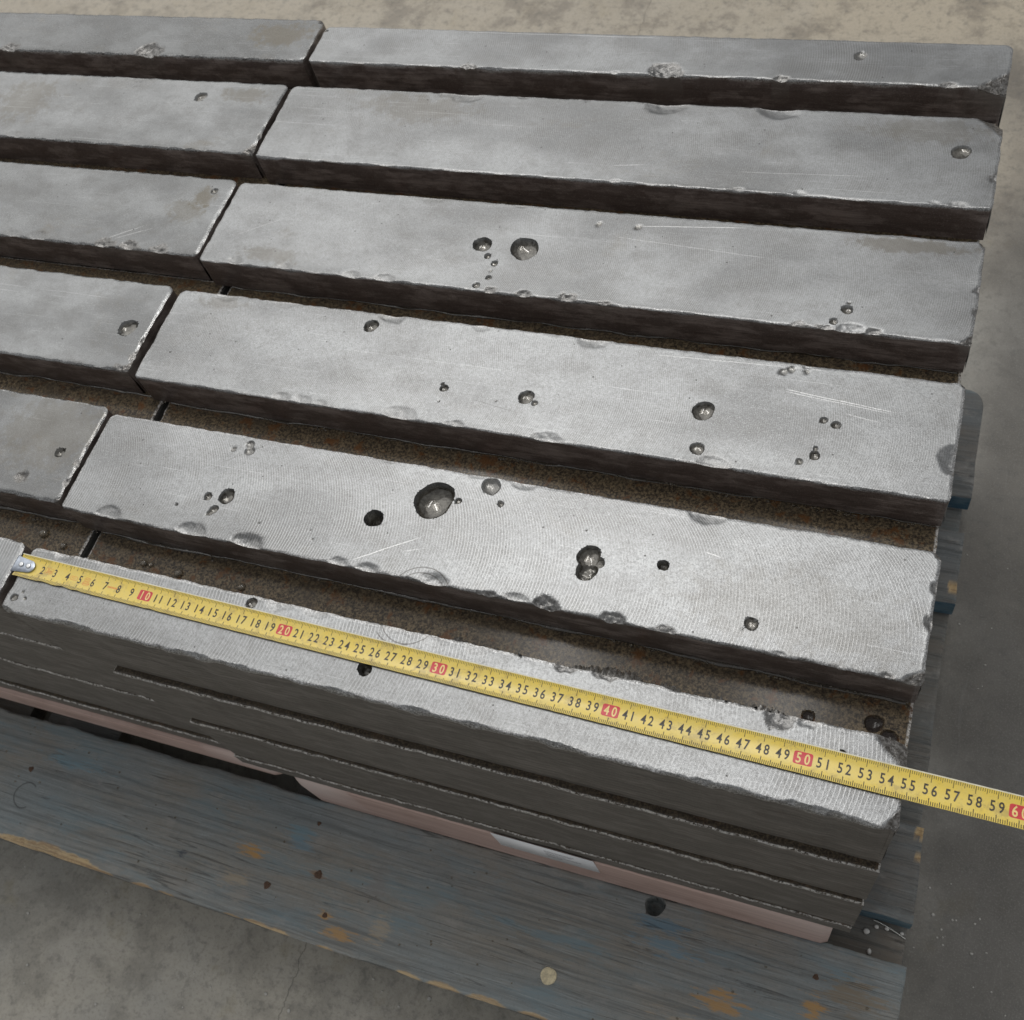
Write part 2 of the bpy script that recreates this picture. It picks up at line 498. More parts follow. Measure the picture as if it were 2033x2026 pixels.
def slab(name, x0, x1, y0, y1, zt, hgt, mats, d=1.0, de=0.5, edge=6.0, pits=(), chips=(), cuts=(), seed=1, wob=0.5, wobl=9.0,
         er=0.8, ew=2.2, crown=0.0, nz=5, rough_edge=0.3, parent=None, endtaper=(0, 0), sharp=38, edge_break=0.0, rimw=2.5, shared=None, warp=0.0, corner_r=()):
    """A bar or board as one closed mesh. Its upper face is a fine grid carrying pits, chips, broken corners and a worn,
    slightly wandering outline; flanks hang from the outline down to the lower face. mats = (upper, flank, end)."""
    xs = axis(x0, x1, d, edge, de)
    ys = axis(y0, y1, d, edge, de)
    nx, ny = len(xs), len(ys)
    X, Y = np.meshgrid(xs, ys, indexing='ij')
    dF, dB, dL, dR = Y - y0, y1 - Y, X - x0, x1 - X
    dist = np.minimum(np.minimum(dF, dB), np.minimum(dL, dR))
    H = np.zeros_like(X)
    # rounded worn edges
    we = ew * (0.45 + 1.1 * fbm(X / 14.0, Y / 14.0, seed + 3))
    t = np.clip(1 - dist / we, 0, 1)
    H -= er * t ** 2 * (0.3 + 1.4 * fbm(X / 5.0, Y / 5.0, seed + 9))
    if edge_break > 0:                       # crumbled edge, front side
        wbk = edge_break * np.clip(fbm(X / 16.0, Y * 0 + 3.3, seed + 21, 4) * 2.4 - 0.75, 0, 2)
        tb = np.clip(1 - dF / np.maximum(wbk, 0.01), 0, 1)
        H -= tb * 1.5 * wbk * (0.5 + fbm(X / 2.2, Y / 2.2, seed + 23, 3))
    H += crown * (1 - ((Y - (y0 + y1) / 2) / ((y1 - y0) / 2)) ** 2) - crown
    oil = np.zeros_like(X)
    chp = np.zeros_like(X)
    for (cx, cy, slope, nxn, nyn) in cuts:   # broken corners: half planes
        s = (X - cx) * nxn + (Y - cy) * nyn
        s = s + 3.0 * (fbm(X / 7.0, Y / 7.0, seed + 31) - 0.5)
        hc = -slope * s - 1.2 * (fbm(X / 3.0, Y / 3.0, seed + 33) - 0.3)
        m = s > 0
        H = np.where(m, np.minimum(H, hc), H)
        chp = np.where(m, np.maximum(chp, np.clip(s / 0.8, 0, 1)), chp)
    for (cx, cy, r, df, rg) in chips:
        dd = np.hypot((X - cx) * (1.0 if rg else 0.82), (Y - cy) * 1.25)
        if rg == 2:                           # long splinter
            dd = np.hypot((X - cx) * 0.28, Y - cy)
        if rg:
            dd = dd + r * (0.7 if rg == 1 else 0.35) * (fbm(X / (r * 0.45), Y / (r * 0.45), seed + 41) - 0.5)
        else:
            dd = dd + r * 0.4 * (fbm(X / (r * 0.55), Y / (r * 0.55), seed + 41, 5) - 0.5)
        m = dd < r
        hc = -df * (0.8 if rg else 0.42) * r * (1 - np.clip(dd / r, 0, 1) ** 2)
        hc = hc * ((0.45 + 1.1 * fbm(X / 2.6, Y / 2.6, seed + 43, 3)) if rg else (0.75 + 0.5 * fbm(X / 4.0, Y / 4.0, seed + 43, 3)))
        H = np.where(m, np.minimum(H, hc), H)
        chp = np.where(m, np.maximum(chp, np.clip((r - dd) / 0.7, 0, 1) * (0.6 if rg else 0.18)), chp)
    Xw, Yw = X.copy(), Y.copy()
    for k, (cx, cy, r, df) in enumerate(pits):
        R_ = r + 2.2
        i0, i1 = np.searchsorted(xs, cx - R_), np.searchsorted(xs, cx + R_)
        j0, j1 = np.searchsorted(ys, cy - R_), np.searchsorted(ys, cy + R_)
        if i1 <= i0 or j1 <= j0:
            continue
        sl = np.s_[i0:i1, j0:j1]
        ex, ey = X[sl] - cx, Y[sl] - cy
        ang = np.arctan2(ey, ex)
        re = r * (1 + 0.05 * np.sin(2 * ang + k) + 0.03 * np.sin(3 * ang + 2 * k) + 0.02 * np.sin(5 * ang + 3 * k))
        dd = np.hypot(ex, ey)
        inter = dist[sl] > 1.2
        snap = (np.abs(dd - re) < 0.56 * d) & inter & (dd > 1e-6)
        sx = np.where(snap, cx + ex * re / np.maximum(dd, 1e-6), Xw[sl])
        sy = np.where(snap, cy + ey * re / np.maximum(dd, 1e-6), Yw[sl])
        Xw[sl], Yw[sl] = sx, sy
        q = np.clip(dd / re, 0, 1)
        prof = (1 - q ** 2) ** (0.30 if df >= 0.45 else 0.6)
        depth = df * r
        if df > 1.0:                          # deep blow hole: steep wall, bumpy floor
            prof = np.clip(prof * 1.15, 0, 1) * (0.75 + 0.5 * fbm(X[sl] / 3.0, Y[sl] / 3.0, seed + 61))
        ins = (dd < re) & ~snap
        H[sl] = np.where(ins, np.minimum(H[sl], -depth * prof), H[sl])
        oil[sl] = np.where(ins, np.maximum(oil[sl], 1.0 if df >= 0.45 else 0.65), oil[sl])
    # wandering outline
    def wave(s, k):
        return wob * ((fbm(s / wobl, s * 0 + k * 7.7, seed + 50 + k, 4) - 0.5) * 2.6)
    fall = 5.0
    Yw += wave(X, 0) * np.clip(1 - dF / fall, 0, 1) - wave(X, 1) * np.clip(1 - dB / fall, 0, 1)
    Xw += (wave(Y, 2) + endtaper[0] * 0) * np.clip(1 - dL / fall, 0, 1) - wave(Y, 3) * np.clip(1 - dR / fall, 0, 1)
    for (kx, ky, cr) in (corner_r if corner_r else ()):     # rounded plan corners
        cx = x1 - cr if kx > 0 else x0 + cr
        cy = y1 - cr if ky > 0 else y0 + cr
        ux, uy = (X - cx) * kx, (Y - cy) * ky
        m = (ux > 0) & (uy > 0)
        hy = np.maximum(np.hypot(ux, uy), 1e-6)
        f_ = np.maximum(ux, uy) / hy
        Xw = np.where(m, cx + kx * ux * f_, Xw)
        Yw = np.where(m, cy + ky * uy * f_, Yw)
    if warp:
        H += warp * (fbm(X / 160.0, Y / 160.0, seed + 71, 2) - 0.5)
    Z = zt + np.maximum(H, -hgt * 0.9)
    V = [np.stack([Xw, Yw, Z], -1).reshape(-1, 3)]
    rim_a = np.exp(-(dist / rimw) ** 2)
    oil_a, chip_a = [oil.ravel()], [chp.ravel()]
    rims = [rim_a.ravel()]
    idx = np.arange(nx * ny).reshape(nx, ny)
    q = [np.stack([idx[:-1, :-1], idx[1:, :-1], idx[1:, 1:], idx[:-1, 1:]], -1).reshape(-1, 4)]
    mi = [np.zeros((nx - 1) * (ny - 1), int)]
    base = nx * ny
    zb = zt - hgt
    bots = {}
    for side, ring, mat in (('F', idx[:, 0], 1), ('B', idx[::-1, -1], 1), ('R', idx[-1, :], 2), ('L', idx[0, ::-1], 2)):
        top = V[0][ring]
        n = len(ring)
        rows = [ring]
        for k in range(1, nz + 1):
            f = (k / nz) ** 1.5
            z = top[:, 2] + (zb - top[:, 2]) * f
            s = np.arange(n)
            p = top.copy()
            blend = 1 - f
            p[:, 2] = z
            if side in 'FB':
                yref = y0 if side == 'F' else y1
                p[:, 1] = yref + (top[:, 1] - yref) * (0.25 + 0.75 * blend)
            else:
                xref = x1 if side == 'R' else x0
                p[:, 0] = xref + (top[:, 0] - xref) * (0.25 + 0.75 * blend)
                p[:, 0] += rough_edge * (fbm(p[:, 1] / 6.0, z / 6.0, seed + 80, 3) - 0.5) * (2 if 0 < k < nz else 0)
            V.append(p)
            ids = base + s
            base += n
            rows.append(ids)
            dz = zt - z
            rims.append(np.exp(-(dz / (rimw * 0.45)) ** 2) if k < nz else np.exp(-((z - zb) / 1.0) ** 2) * 0.25)
            oil_a.append(np.zeros(n))
            chip_a.append(np.clip(chp.ravel()[ring] * (1 - f * 3), 0, 1))
        for a, b in zip(rows[:-1], rows[1:]):
            q.append(np.stack([a[:-1], b[:-1], b[1:], a[1:]], -1))
            mi.append(np.full(n - 1, mat))
        bots[side] = rows[-1]
    f, b = bots['F'], bots['B'][::-1]
    q.append(np.stack([f[:-1], b[:-1], b[1:], f[1:]], -1))
    mi.append(np.full(nx - 1, 1))
    V = np.concatenate(V)
    o = mesh_from(name, V, np.concatenate(q), mats, np.concatenate(mi), smooth=True, sharp=sharp,
                  origin=((x0 + x1) / 2, (y0 + y1) / 2, zb), parent=parent)
    me = o.data
    for nm, arr in (('oil', oil_a), ('chip', chip_a), ('rim', rims)):
        at = me.attributes.new(nm, 'FLOAT', 'POINT')
        at.data.foreach_set('value', np.concatenate(arr).astype(np.float32))
    return o


# ------------------------------------------------------------------ floor
def concrete():
    T = NT('concrete')
    P = T.coords()
    x, y, z = T.xyz(P)
    a = T.noise(P, 0.0035, 6, 0.62)
    b = T.noise(P, 0.014, 6, 0.68, None, 0.4)
    g = T.noise(P, 0.09, 5, 0.7)
    f = T.noise(P, 0.7, 3, 0.7)
    c = T.mix(T.ramp(a, 0.35, 0.65), (0.33, 0.32, 0.29), (0.43, 0.40, 0.34))
    c = T.mix(T.math('MULTIPLY', T.ramp(b, 0.42, 0.66), 0.55), c, (0.17, 0.163, 0.142))
    c = T.mix(T.math('MULTIPLY', T.ramp(T.noise(P, 0.008, 6, 0.65, None, 0.3), 0.50, 0.68), 0.5), c, (0.44, 0.42, 0.38))
    c = T.mix(T.math('MULTIPLY', T.ramp(T.noise(P, 0.02, 4, 0.6), 0.58, 0.7), 0.4), c, (0.27, 0.235, 0.15))
    wob = T.math('MULTIPLY', T.math('SUBTRACT', g, 0.5), 26.0)
    bx = T.ramp(T.math('ADD', x, wob), 308.0, 322.0)
    by = T.ramp(T.math('ADD', y, T.math('MULTIPLY', wob, 4.0)), 1120.0, 1220.0)
    c = T.mix(T.math('MULTIPLY', T.math('MULTIPLY', bx, by), 0.75), c, (0.46, 0.405, 0.31))
    far = T.ramp(T.math('ADD', y, T.math('MULTIPLY', wob, 8.0)), 700.0, 950.0)
    c = T.mix(T.math('MULTIPLY', far, 0.65), c, (0.47, 0.405, 0.31))
    c = T.mix(T.math('MULTIPLY', T.ramp(T.noise(P, 0.011, 7, 0.75), 0.48, 0.62), T.math('MULTIPLY', far, 0.6)), c, (0.18, 0.155, 0.125))
    stack_shade = T.ramp(T.math('ADD', x, T.math('MULTIPLY', T.math('SUBTRACT', a, 0.5), 260.0)), 520.0, 640.0)  # shade of the stack to its right, painted into the floor colour
    c = T.mix(T.math('MULTIPLY', T.math('MULTIPLY', stack_shade, T.math('SUBTRACT', 1.0, by)), 0.78), c, (0.082, 0.077, 0.071))
    c = T.mix(T.math('MULTIPLY', T.ramp(g, 0.5, 0.66), 0.4), c, (0.10, 0.098, 0.09))
    c = T.mix(T.math('MULTIPLY', T.ramp(f, 0.5, 0.7), 0.30), c, (0.42, 0.41, 0.39))
    c = T.mix(T.math('MULTIPLY', T.ramp(T.noise(P, 0.32, 5, 0.8), 0.5, 0.66), 0.4), c, (0.12, 0.118, 0.11))
    sc = T.math('ABSOLUTE', T.math('SUBTRACT', T.noise(T.scaled(P, (0.03, 0.004, 0.01)), 1.0, 1, 0.4), 0.5))
    c = T.mix(T.math('MULTIPLY', T.ramp(sc, 0.003, 0.001), 0.06), c, (0.42, 0.41, 0.4))
    # hair crack
    cx = T.math('ABSOLUTE', T.math('SUBTRACT', T.math('ADD', x, T.math('MULTIPLY', T.math('SUBTRACT', T.noise(T.scaled(P, (0.0, 0.05, 0.0)), 1.0, 4, 0.7), 0.5), 16.0)), 73.0))
    c = T.mix(T.math('MULTIPLY', T.ramp(cx, 0.7, 0.3), 0.55), c, (0.05, 0.05, 0.048))
    h = T.math('ADD', T.math('MULTIPLY', g, 2.0), f)
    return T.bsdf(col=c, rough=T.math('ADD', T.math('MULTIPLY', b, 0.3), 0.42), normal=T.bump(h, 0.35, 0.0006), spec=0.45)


_f = 7000.0
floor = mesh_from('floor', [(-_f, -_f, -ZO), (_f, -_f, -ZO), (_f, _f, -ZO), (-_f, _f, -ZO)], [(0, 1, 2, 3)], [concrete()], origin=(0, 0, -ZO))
tag(floor, 'stained grey and beige concrete workshop floor', None, None, 'structure')


# ------------------------------------------------------------------ generic small shapes (mm)
def box_v(x0, x1, y0, y1, z0, z1):
    return [(x0, y0, z0), (x1, y0, z0), (x1, y1, z0), (x0, y1, z0), (x0, y0, z1), (x1, y0, z1), (x1, y1, z1), (x0, y1, z1)]


BOXQ = [(0, 3, 2, 1), (4, 5, 6, 7), (0, 1, 5, 4), (1, 2, 6, 5), (2, 3, 7, 6), (3, 0, 4, 7)]


def bevel_box(name, x0, x1, y0, y1, z0, z1, mats, bev=1.2, parent=None, jig=0.0):
    bm = bmesh.new()
    ox, oy = (x0 + x1) / 2, (y0 + y1) / 2
    vs_ = [bm.verts.new(((v[0] - ox + random.uniform(-jig, jig)) / 1000, (v[1] - oy + random.uniform(-jig, jig)) / 1000, (v[2] - z0) / 1000))
           for v in box_v(x0, x1, y0, y1, z0, z1)]
    for f in BOXQ:
        bm.faces.new([vs_[i] for i in f])
    bmesh.ops.bevel(bm, geom=list(bm.edges), offset=bev / 1000, segments=2, affect='EDGES', profile=0.6)
    me = bpy.data.meshes.new(name)
    bm.to_mesh(me)
    bm.free()
    for m in mats:
        me.materials.append(m)
    o = bpy.data.objects.new(name, me)
    o.location = W(ox, oy, z0)
    COL.objects.link(o)
    if parent is not None:
        set_parent(o, parent)
    return o


def disc(name, cx, cy, z, r, h, mat, parent=None, seg=18, dome=0.5, wob=0.0, up=(0, 0, 1)):
    """low rounded button: nail head, rivet, dried drop"""
    V, Q, T3 = [], [], []
    rings = [(1.0, 0.0), (0.98, 0.55), (0.8, 0.85), (0.45, 1.0)]
    for (rr, hh) in rings:
        for k in range(seg):
            a = 2 * math.pi * k / seg
            w_ = 1 + wob * (math.sin(3 * a + cx) * 0.6 + math.sin(5 * a + cy) * 0.4)
            V.append((cx + r * rr * w_ * math.cos(a), cy + r * rr * w_ * math.sin(a), z + h * (hh * dome + (1 - dome) * min(1, hh * 1.8))))
    for i in range(3):
        for k in range(seg):
            k2 = (k + 1) % seg
            Q.append((i * seg + k, i * seg + k2, (i + 1) * seg + k2, (i + 1) * seg + k))
    V.append((cx, cy, z + h))
    c = len(V) - 1
    for k in range(seg):
        T3.append((3 * seg + k, 3 * seg + (k + 1) % seg, c))
    return mesh_from(name, V, Q, [mat], smooth=True, sharp=60, origin=(cx, cy, z), parent=parent, tris=T3)


# ------------------------------------------------------------------ pallet
ZD = -335.0           # deck level
WOOD_END = old_wood('wood_end', (0.10, 0.095, 0.085), 0.1, 0.2, seed=3.0)
BLUE_EDGE = old_wood('blue_painted_edge', (0.06, 0.13, 0.19), 1.0, 0.3, seed=6.0)
LOWWOOD = old_wood('lower_wood', (0.16, 0.168, 0.165), 0.25, 0.3, seed=8.0)
pallet = empty('wooden_pallet', (-12, 190, -ZO))
tag(pallet, 'worn blue grey wooden pallet under the stack of iron bars', 'pallet')

ORG = (0.46, 0.27, 0.10)
TAN = (0.42, 0.34, 0.24)
_bx, _by = -12.0, -65.5      # centre of the front board: patches are given relative to it


def rel(l):
    return [(x - _bx, y - _by, rx, ry, c, s) for (x, y, rx, ry, c, s) in l]


front_patch = rel([(58, -67, 13, 5.5, ORG, 0.95), (50, -92, 14, 8, TAN, 0.6), (60, -104, 12, 6, (0.3, 0.28, 0.25), 0.7), (141, -98, 6, 3.5, ORG, 0.8),
                   (123, -70, 7, 3.5, (0.26, 0.16, 0.09), 0.8), (156, -107, 16, 5, ORG, 0.75), (192, -95, 10, 10, TAN, 0.6), (465, -72, 18, 9, ORG, 0.8),
                   (445, -95, 24, 10, TAN, 0.55), (528, -56, 9, 7, ORG, 0.85), (556, -40, 22, 12, (0.25, 0.2, 0.14), 0.8), (178, -66, 9, 16, (0.24, 0.235, 0.225), 0.75),
                   (-150, -40, 34, 6, (0.19, 0.29, 0.34), 0.9), (95, -42, 15, 6, (0.18, 0.28, 0.33), 0.8), (100, -52, 10, 7, (0.17, 0.26, 0.32), 0.7),
                   (420, -45, 30, 7, (0.16, 0.26, 0.33), 0.75), (410, -30, 18, 6, (0.12, 0.22, 0.30), 0.7), (330, -62, 55, 4, (0.17, 0.25, 0.29), 0.6), (245, -30, 30, 7, (0.2, 0.25, 0.27), 0.5),
                   (-5, -86, 5, 4, (0.05, 0.06, 0.08), 0.8), (0, -112, 22, 9, (0.24, 0.23, 0.21), 0.6)])
FRONT_WOOD = old_wood('front_board_wood', (0.235, 0.26, 0.265), 0.8, 0.35, front_patch, 1.0, rings=((-181 - _bx, -79 - _by, 11.5, -999, -174 - _bx),))
DECK_WOOD = old_wood('deck_wood', (0.155, 0.168, 0.172), 0.55, 0.3, seed=2.0)

fchips = []
for x, r in ((-190, 5.5), (-165, 9), (-135, 11), (-110, 9.5), (-92, 6), (-70, 3.5), (-30, 4), (-5, 3), (60, 3), (85, 4.5), (105, 4), (150, 3), (225, 4), (255, 5), (290, 5.5), (330, 4.5), (400, 5), (470, 4)):
    fchips.append((x, -122.0, r * 0.9, 0.55, 2))
b1 = slab('deck_board', -612, 586, -121, -10, ZD, 22, (FRONT_WOOD, LOWWOOD, WOOD_END), d=2.0, de=0.8, edge=8, seed=201, wob=1.6, wobl=34, er=1.6, ew=3.0,
          chips=fchips, pits=[(400, -18, 8.0, 2.2)], parent=pallet, nz=4, sharp=50, warp=1.5)
b1['label'] = 'wide front deck board with blue grey paint and splintered yellow edge'
b2 = slab('deck_board', -612, 586, 20, 93, ZD, 22, (DECK_WOOD, BLUE_EDGE, WOOD_END), d=5, de=1.2, edge=8, seed=211, wob=1.2, wobl=40, er=1.2, ew=2.5, parent=pallet, nz=3, sharp=50,
          chips=[(587, 90, 9, 0.4, 1), (586, 70, 5, 0.5, 1)])
b3 = slab('deck_board', -612, 586, 285, 355, ZD, 22, (DECK_WOOD, BLUE_EDGE, WOOD_END), d=5, de=1.2, edge=8, seed=221, wob=1.2, wobl=40, er=1.2, ew=2.5, parent=pallet, nz=3, sharp=50,
          chips=[(585, 300, 7, 0.5, 1)])
b4 = slab('deck_board', -612, 588, 391, 508, ZD, 22, (DECK_WOOD, BLUE_EDGE, WOOD_END), d=5, de=1.2, edge=8, seed=231, wob=1.2, wobl=40, er=1.2, ew=2.5, parent=pallet, nz=3, sharp=50,
          corner_r=((1, 1, 16.0),))
for xa, xb in ((-612, -238), (-216, -132), (66, 210), (441, 584)):
    slab('cross_board', xa, xb, -119, 506, ZD - 22, 22, (LOWWOOD, LOWWOOD, WOOD_END), d=6, de=1.5, edge=6, seed=241 + int(xb), wob=1.0, wobl=40, er=1.0, ew=2.5, parent=pallet, nz=2, sharp=50)
for xa, xb in ((-600, -460), (66, 206), (441, 583)):
    for ya, yb in ((-118, -18), (150, 250), (405, 505)):
        bevel_box('block', xa, xb, ya, yb, ZD - 122, ZD - 44, [LOWWOOD], 2.0, pallet, 0.6)
for ya, yb in ((-119, -17), (149, 251), (404, 506)):
    bevel_box('bottom_board', -612, 585, ya, yb, -479.6, ZD - 122, [LOWWOOD], 1.5, pallet)

RUSTY = plain('rusty_nail', (0.10, 0.06, 0.04), 0.6, 0.5, 0.4, 0.8, 0.0002)
for (x, y, r) in ((-189.5, -56, 3.2), (82, -89.5, 3.8), (123, -69.5, 4.2), (141, -98, 2.6), (107, -30, 2.2), (525, -35, 3.0)):
    disc('nail_head', x, y, ZD - 0.9, r * 0.85, 1.2, RUSTY, parent=b1, seg=14, wob=0.22)
WAX = plain('dried_glue', (0.62, 0.54, 0.36), 0.55, 0.0, 0.25, 0.35, 0.0003)
gl = disc('dried_glue_spot', 333.4, -90, ZD - 0.3, 6.4, 1.3, WAX, parent=b1, seg=26, dome=0.35, wob=0.05)
gl['label'] = 'round cream dried glue spot on the front board'

# ------------------------------------------------------------------ timber battens between pallet and bars
def batten_mat():
    T = NT('pink_timber')
    P = T.coords()
    x, y, z = T.xyz(P)
    g = T.noise(T.scaled(P, (0.006, 0.3, 0.3)), 1.0, 5, 0.6)
    b = T.noise(P, 0.02, 4, 0.6)
    c = T.mix(T.ramp(g, 0.35, 0.7), (0.55, 0.40, 0.35), (0.40, 0.275, 0.235))
    c = T.mix(T.math('MULTIPLY', T.ramp(b, 0.5, 0.7), 0.4), c, (0.30, 0.19, 0.15))
    chip = T.attr('chip')
    c = T.mix(T.math('MULTIPLY', chip, 0.9), c, (0.66, 0.55, 0.51))
    return T.bsdf(col=c, rough=0.6, normal=T.bump(g, 0.3, 0.0003))


PINK = batten_mat()


def batten(name, x0, x1, y0, y1, z0, z1, ends, label, grp, wane=()):
    """sawn timber; the front arris is bare and rounded away (wane) over the stretches in `wane`"""
    n = 90
    sec = 10
    xs = np.linspace(x0, x1, n)
    V, chipv = [], []
    for i, x in enumerate(xs):
        w_ = 1.5
        for (a, b, d) in wane:
            u = (x - a) / (b - a)
            if 0 <= u <= 1:
                w_ = max(w_, d * (0.35 + 0.65 * (1 - u)) if a <= x0 + 1 else d * (0.35 + 0.65 * u))
        e = min(x - x0, x1 - x)
        rr = max(0, 1 - e / 6.0) ** 2 * 5.0
        ring = [(y0, z0, 0)]
        hz = min(w_ * 2.1, (z1 - z0) * 0.78)
        for k in range(7):
            t = k / 6 * math.pi / 2
            ring.append((y0 + w_ * (1 - math.cos(t)), z1 - hz * (1 - math.sin(t)), min(1.0, max(0.0, (w_ - 1.6) / 7.0))))
        ring += [(y1 - 1, z1, 0), (y1, z1 - 1, 0), (y1, z0, 0)]
        cy, cz = (y0 + y1) / 2, (z0 + z1) / 2
        for (y, z, ch) in ring:
            V.append((x, cy + (y - cy) * (1 - rr / (y1 - y0)), cz + (z - cz) * (1 - rr / (z1 - z0)) if z > z0 + 0.1 else z0))
            chipv.append(ch)
    m = len(ring)
    Q = []
    for i in range(n - 1):
        for k in range(m):
            k2 = (k + 1) % m
            Q.append((i * m + k, i * m + k2, (i + 1) * m + k2, (i + 1) * m + k)[::-1])
    T3 = []
    for base, rev in ((0, False), ((n - 1) * m, True)):
        for k in range(1, m - 1):
            t = (base, base + k, base + k + 1)
            T3.append(t if rev else t[::-1])
    Q2 = Q
    o = mesh_from(name, V, Q2, [PINK], smooth=True, sharp=40, origin=((x0 + x1) / 2, (y0 + y1) / 2, z0), tris=[t[::-1] for t in T3])
    at = o.data.attributes.new('chip', 'FLOAT', 'POINT')
    at.data.foreach_set('value', np.array(chipv, dtype=np.float32))
    tag(o, label, 'timber', grp)
    return o


ZB0, ZB1 = ZD, -262.0
bat_r = batten('timber_batten', 97, 529, -11, 46, ZB0, ZB1, 0, 'pinkish timber batten with a white sticker under the front bars', 'timber battens under the bars', ((97, 152, 13), (445, 529, 7)))
bat_l = batten('timber_batten', -470, 78, -7.5, 59, -293.0, ZB1, 0, 'plain pinkish timber batten under the bars at the lower left', 'timber battens under the bars', ((15, 78, 9),))
for yy in (26.0, 300.0, 440.0):
    for (xa, xb) in ((97, 529), (-470, 78)):
        if yy < 100 and xa > 0:
            continue
        batten('timber_batten', xa, xb, yy, yy + 55 if yy > 100 else 92, ZB0, ZB1 if yy > 100 else -293.05, 0, 'pinkish timber batten hidden beneath the middle and rear of the stack', 'hidden timber battens')

PAPER = plain('white_paper', (0.88, 0.89, 0.91), 0.45, 0, 0.03, 0.05)
INK = plain('print_grey', (0.16, 0.16, 0.19), 0.6, 0, 0.1, 0.5)
st = mesh_from('label_sticker', [(277.5, -11.25, -298), (358.5, -11.25, -298), (358.5, -11.25, -256), (277.5, -11.25, -256), (277.5, -11.05, -298), (358.5, -11.05, -298), (358.5, -11.05, -256), (277.5, -11.05, -256)],
               [(0, 1, 2, 3), (5, 4, 7, 6), (4, 0, 3, 7), (1, 5, 6, 2), (3, 2, 6, 7), (4, 5, 1, 0)], [PAPER], origin=(318, -11.1, -298), parent=bat_r)
st['label'] = 'white paper sticker with grey print on the batten'
V, Q = [], []
for k, (a, b, z) in enumerate(((318, 340, -272), (318, 334, -277), (318, 346, -282), (318, 330, -287), (318, 342, -268))):
    n0 = len(V)
    V += [(a, -11.32, z), (b, -11.32, z), (b, -11.32, z + 1.1), (a, -11.32, z + 1.1)]
    Q.append((n0, n0 + 1, n0 + 2, n0 + 3))
mesh_from('printed_lines', V, Q, [INK], origin=(330, -11.3, -287), parent=st)

# ------------------------------------------------------------------ iron bars
PITS = {
'R5':[(444.1,541.8,4.9,0.35),(2.7,552.5,1.8,0.6)],
'L4':[(-82.1,465.7,5.7,0.5)],
'L3':[(-18.2,362.6,3.3,0.6)],
'L2':[(-25.8,224.3,7.5,0.5)],
'L1':[(-23.3,115.2,4.0,0.7)],
'R4':[(522.0,451.2,6.4,0.45)],
'R3':[(296.4,361.7,2.8,0.25),(324.3,362.1,3.1,0.25),(218.4,334.3,6.9,0.8),(250.0,334.0,10.3,0.6),(225.6,324.3,2.8,0.7),(232.6,318.3,2.7,0.7),(232.2,311.6,1.3,0.7),(232.4,305.5,2.3,0.7),(225.9,297.7,2.8,0.5),(470.7,310.0,3.8,0.7),(471.3,315.2,1.5,0.7),(464.2,299.7,2.9,0.6),(470.4,324.4,0.5,0.8),(524.0,317.8,0.6,0.8)],
'R2':[(162.6,252.9,5.4,0.7),(232.0,211.2,3.1,0.8),(230.0,214.3,1.4,0.8),(231.9,200.7,1.2,0.8),(228.9,199.8,0.8,0.8),(269.4,206.9,1.0,0.8),(288.4,213.1,5.3,0.55),(295.1,209.6,2.3,0.6),(441.3,257.1,3.2,0.3),(445.5,259.4,3.0,0.3),(455.0,259.2,2.3,0.3),(498.6,250.0,0.9,0.8),(400.2,221.2,6.9,0.6),(470.4,226.2,2.6,0.6),(477.7,224.1,3.0,0.6),(402.3,194.1,4.5,0.5),(461.6,195.7,2.4,0.5),(469.4,201.2,3.3,0.7),(469.1,206.2,1.7,0.7),(461.7,232.5,0.5,0.8),(19.3,208.4,1.2,0.7),(66.2,225.2,0.9,0.7)],
'R1':[(104.7,140.7,2.6,0.35),(116.8,141.4,3.8,0.4),(115.1,146.2,3.4,0.35),(83.6,94.0,1.4,0.8),(102.9,103.7,3.1,0.7),(116.0,106.2,5.7,0.8),(111.4,95.5,3.3,0.7),(109.9,92.9,2.5,0.6),(107.8,91.0,1.2,0.7),(146.6,92.7,1.1,0.7),(182.4,94.3,0.8,0.7),(186.3,88.8,1.1,0.7),(253.9,129.7,12.8,0.75),(269.2,132.1,2.4,0.8),(220.2,110.2,6.2,1.8),(286.3,145.8,6.2,0.4),(295.9,135.1,2.3,0.6),(351.9,128.0,1.0,0.8),(357.9,111.5,7.3,0.7),(358.9,102.5,6.4,1.05),(363.5,108.8,4.4,0.8),(400.7,114.8,3.5,1.6),(454.8,90.3,4.0,0.6),(450.8,86.4,0.8,0.8)],
'R0':[(165.2,39.9,3.7,0.7),(3.2,9.0,2.9,0.5),(11.1,9.8,1.7,0.5),(250.8,16.9,4.6,1.8),(511.7,31.5,1.8,0.8),(7.1,13.8,1.2,0.6)],
}
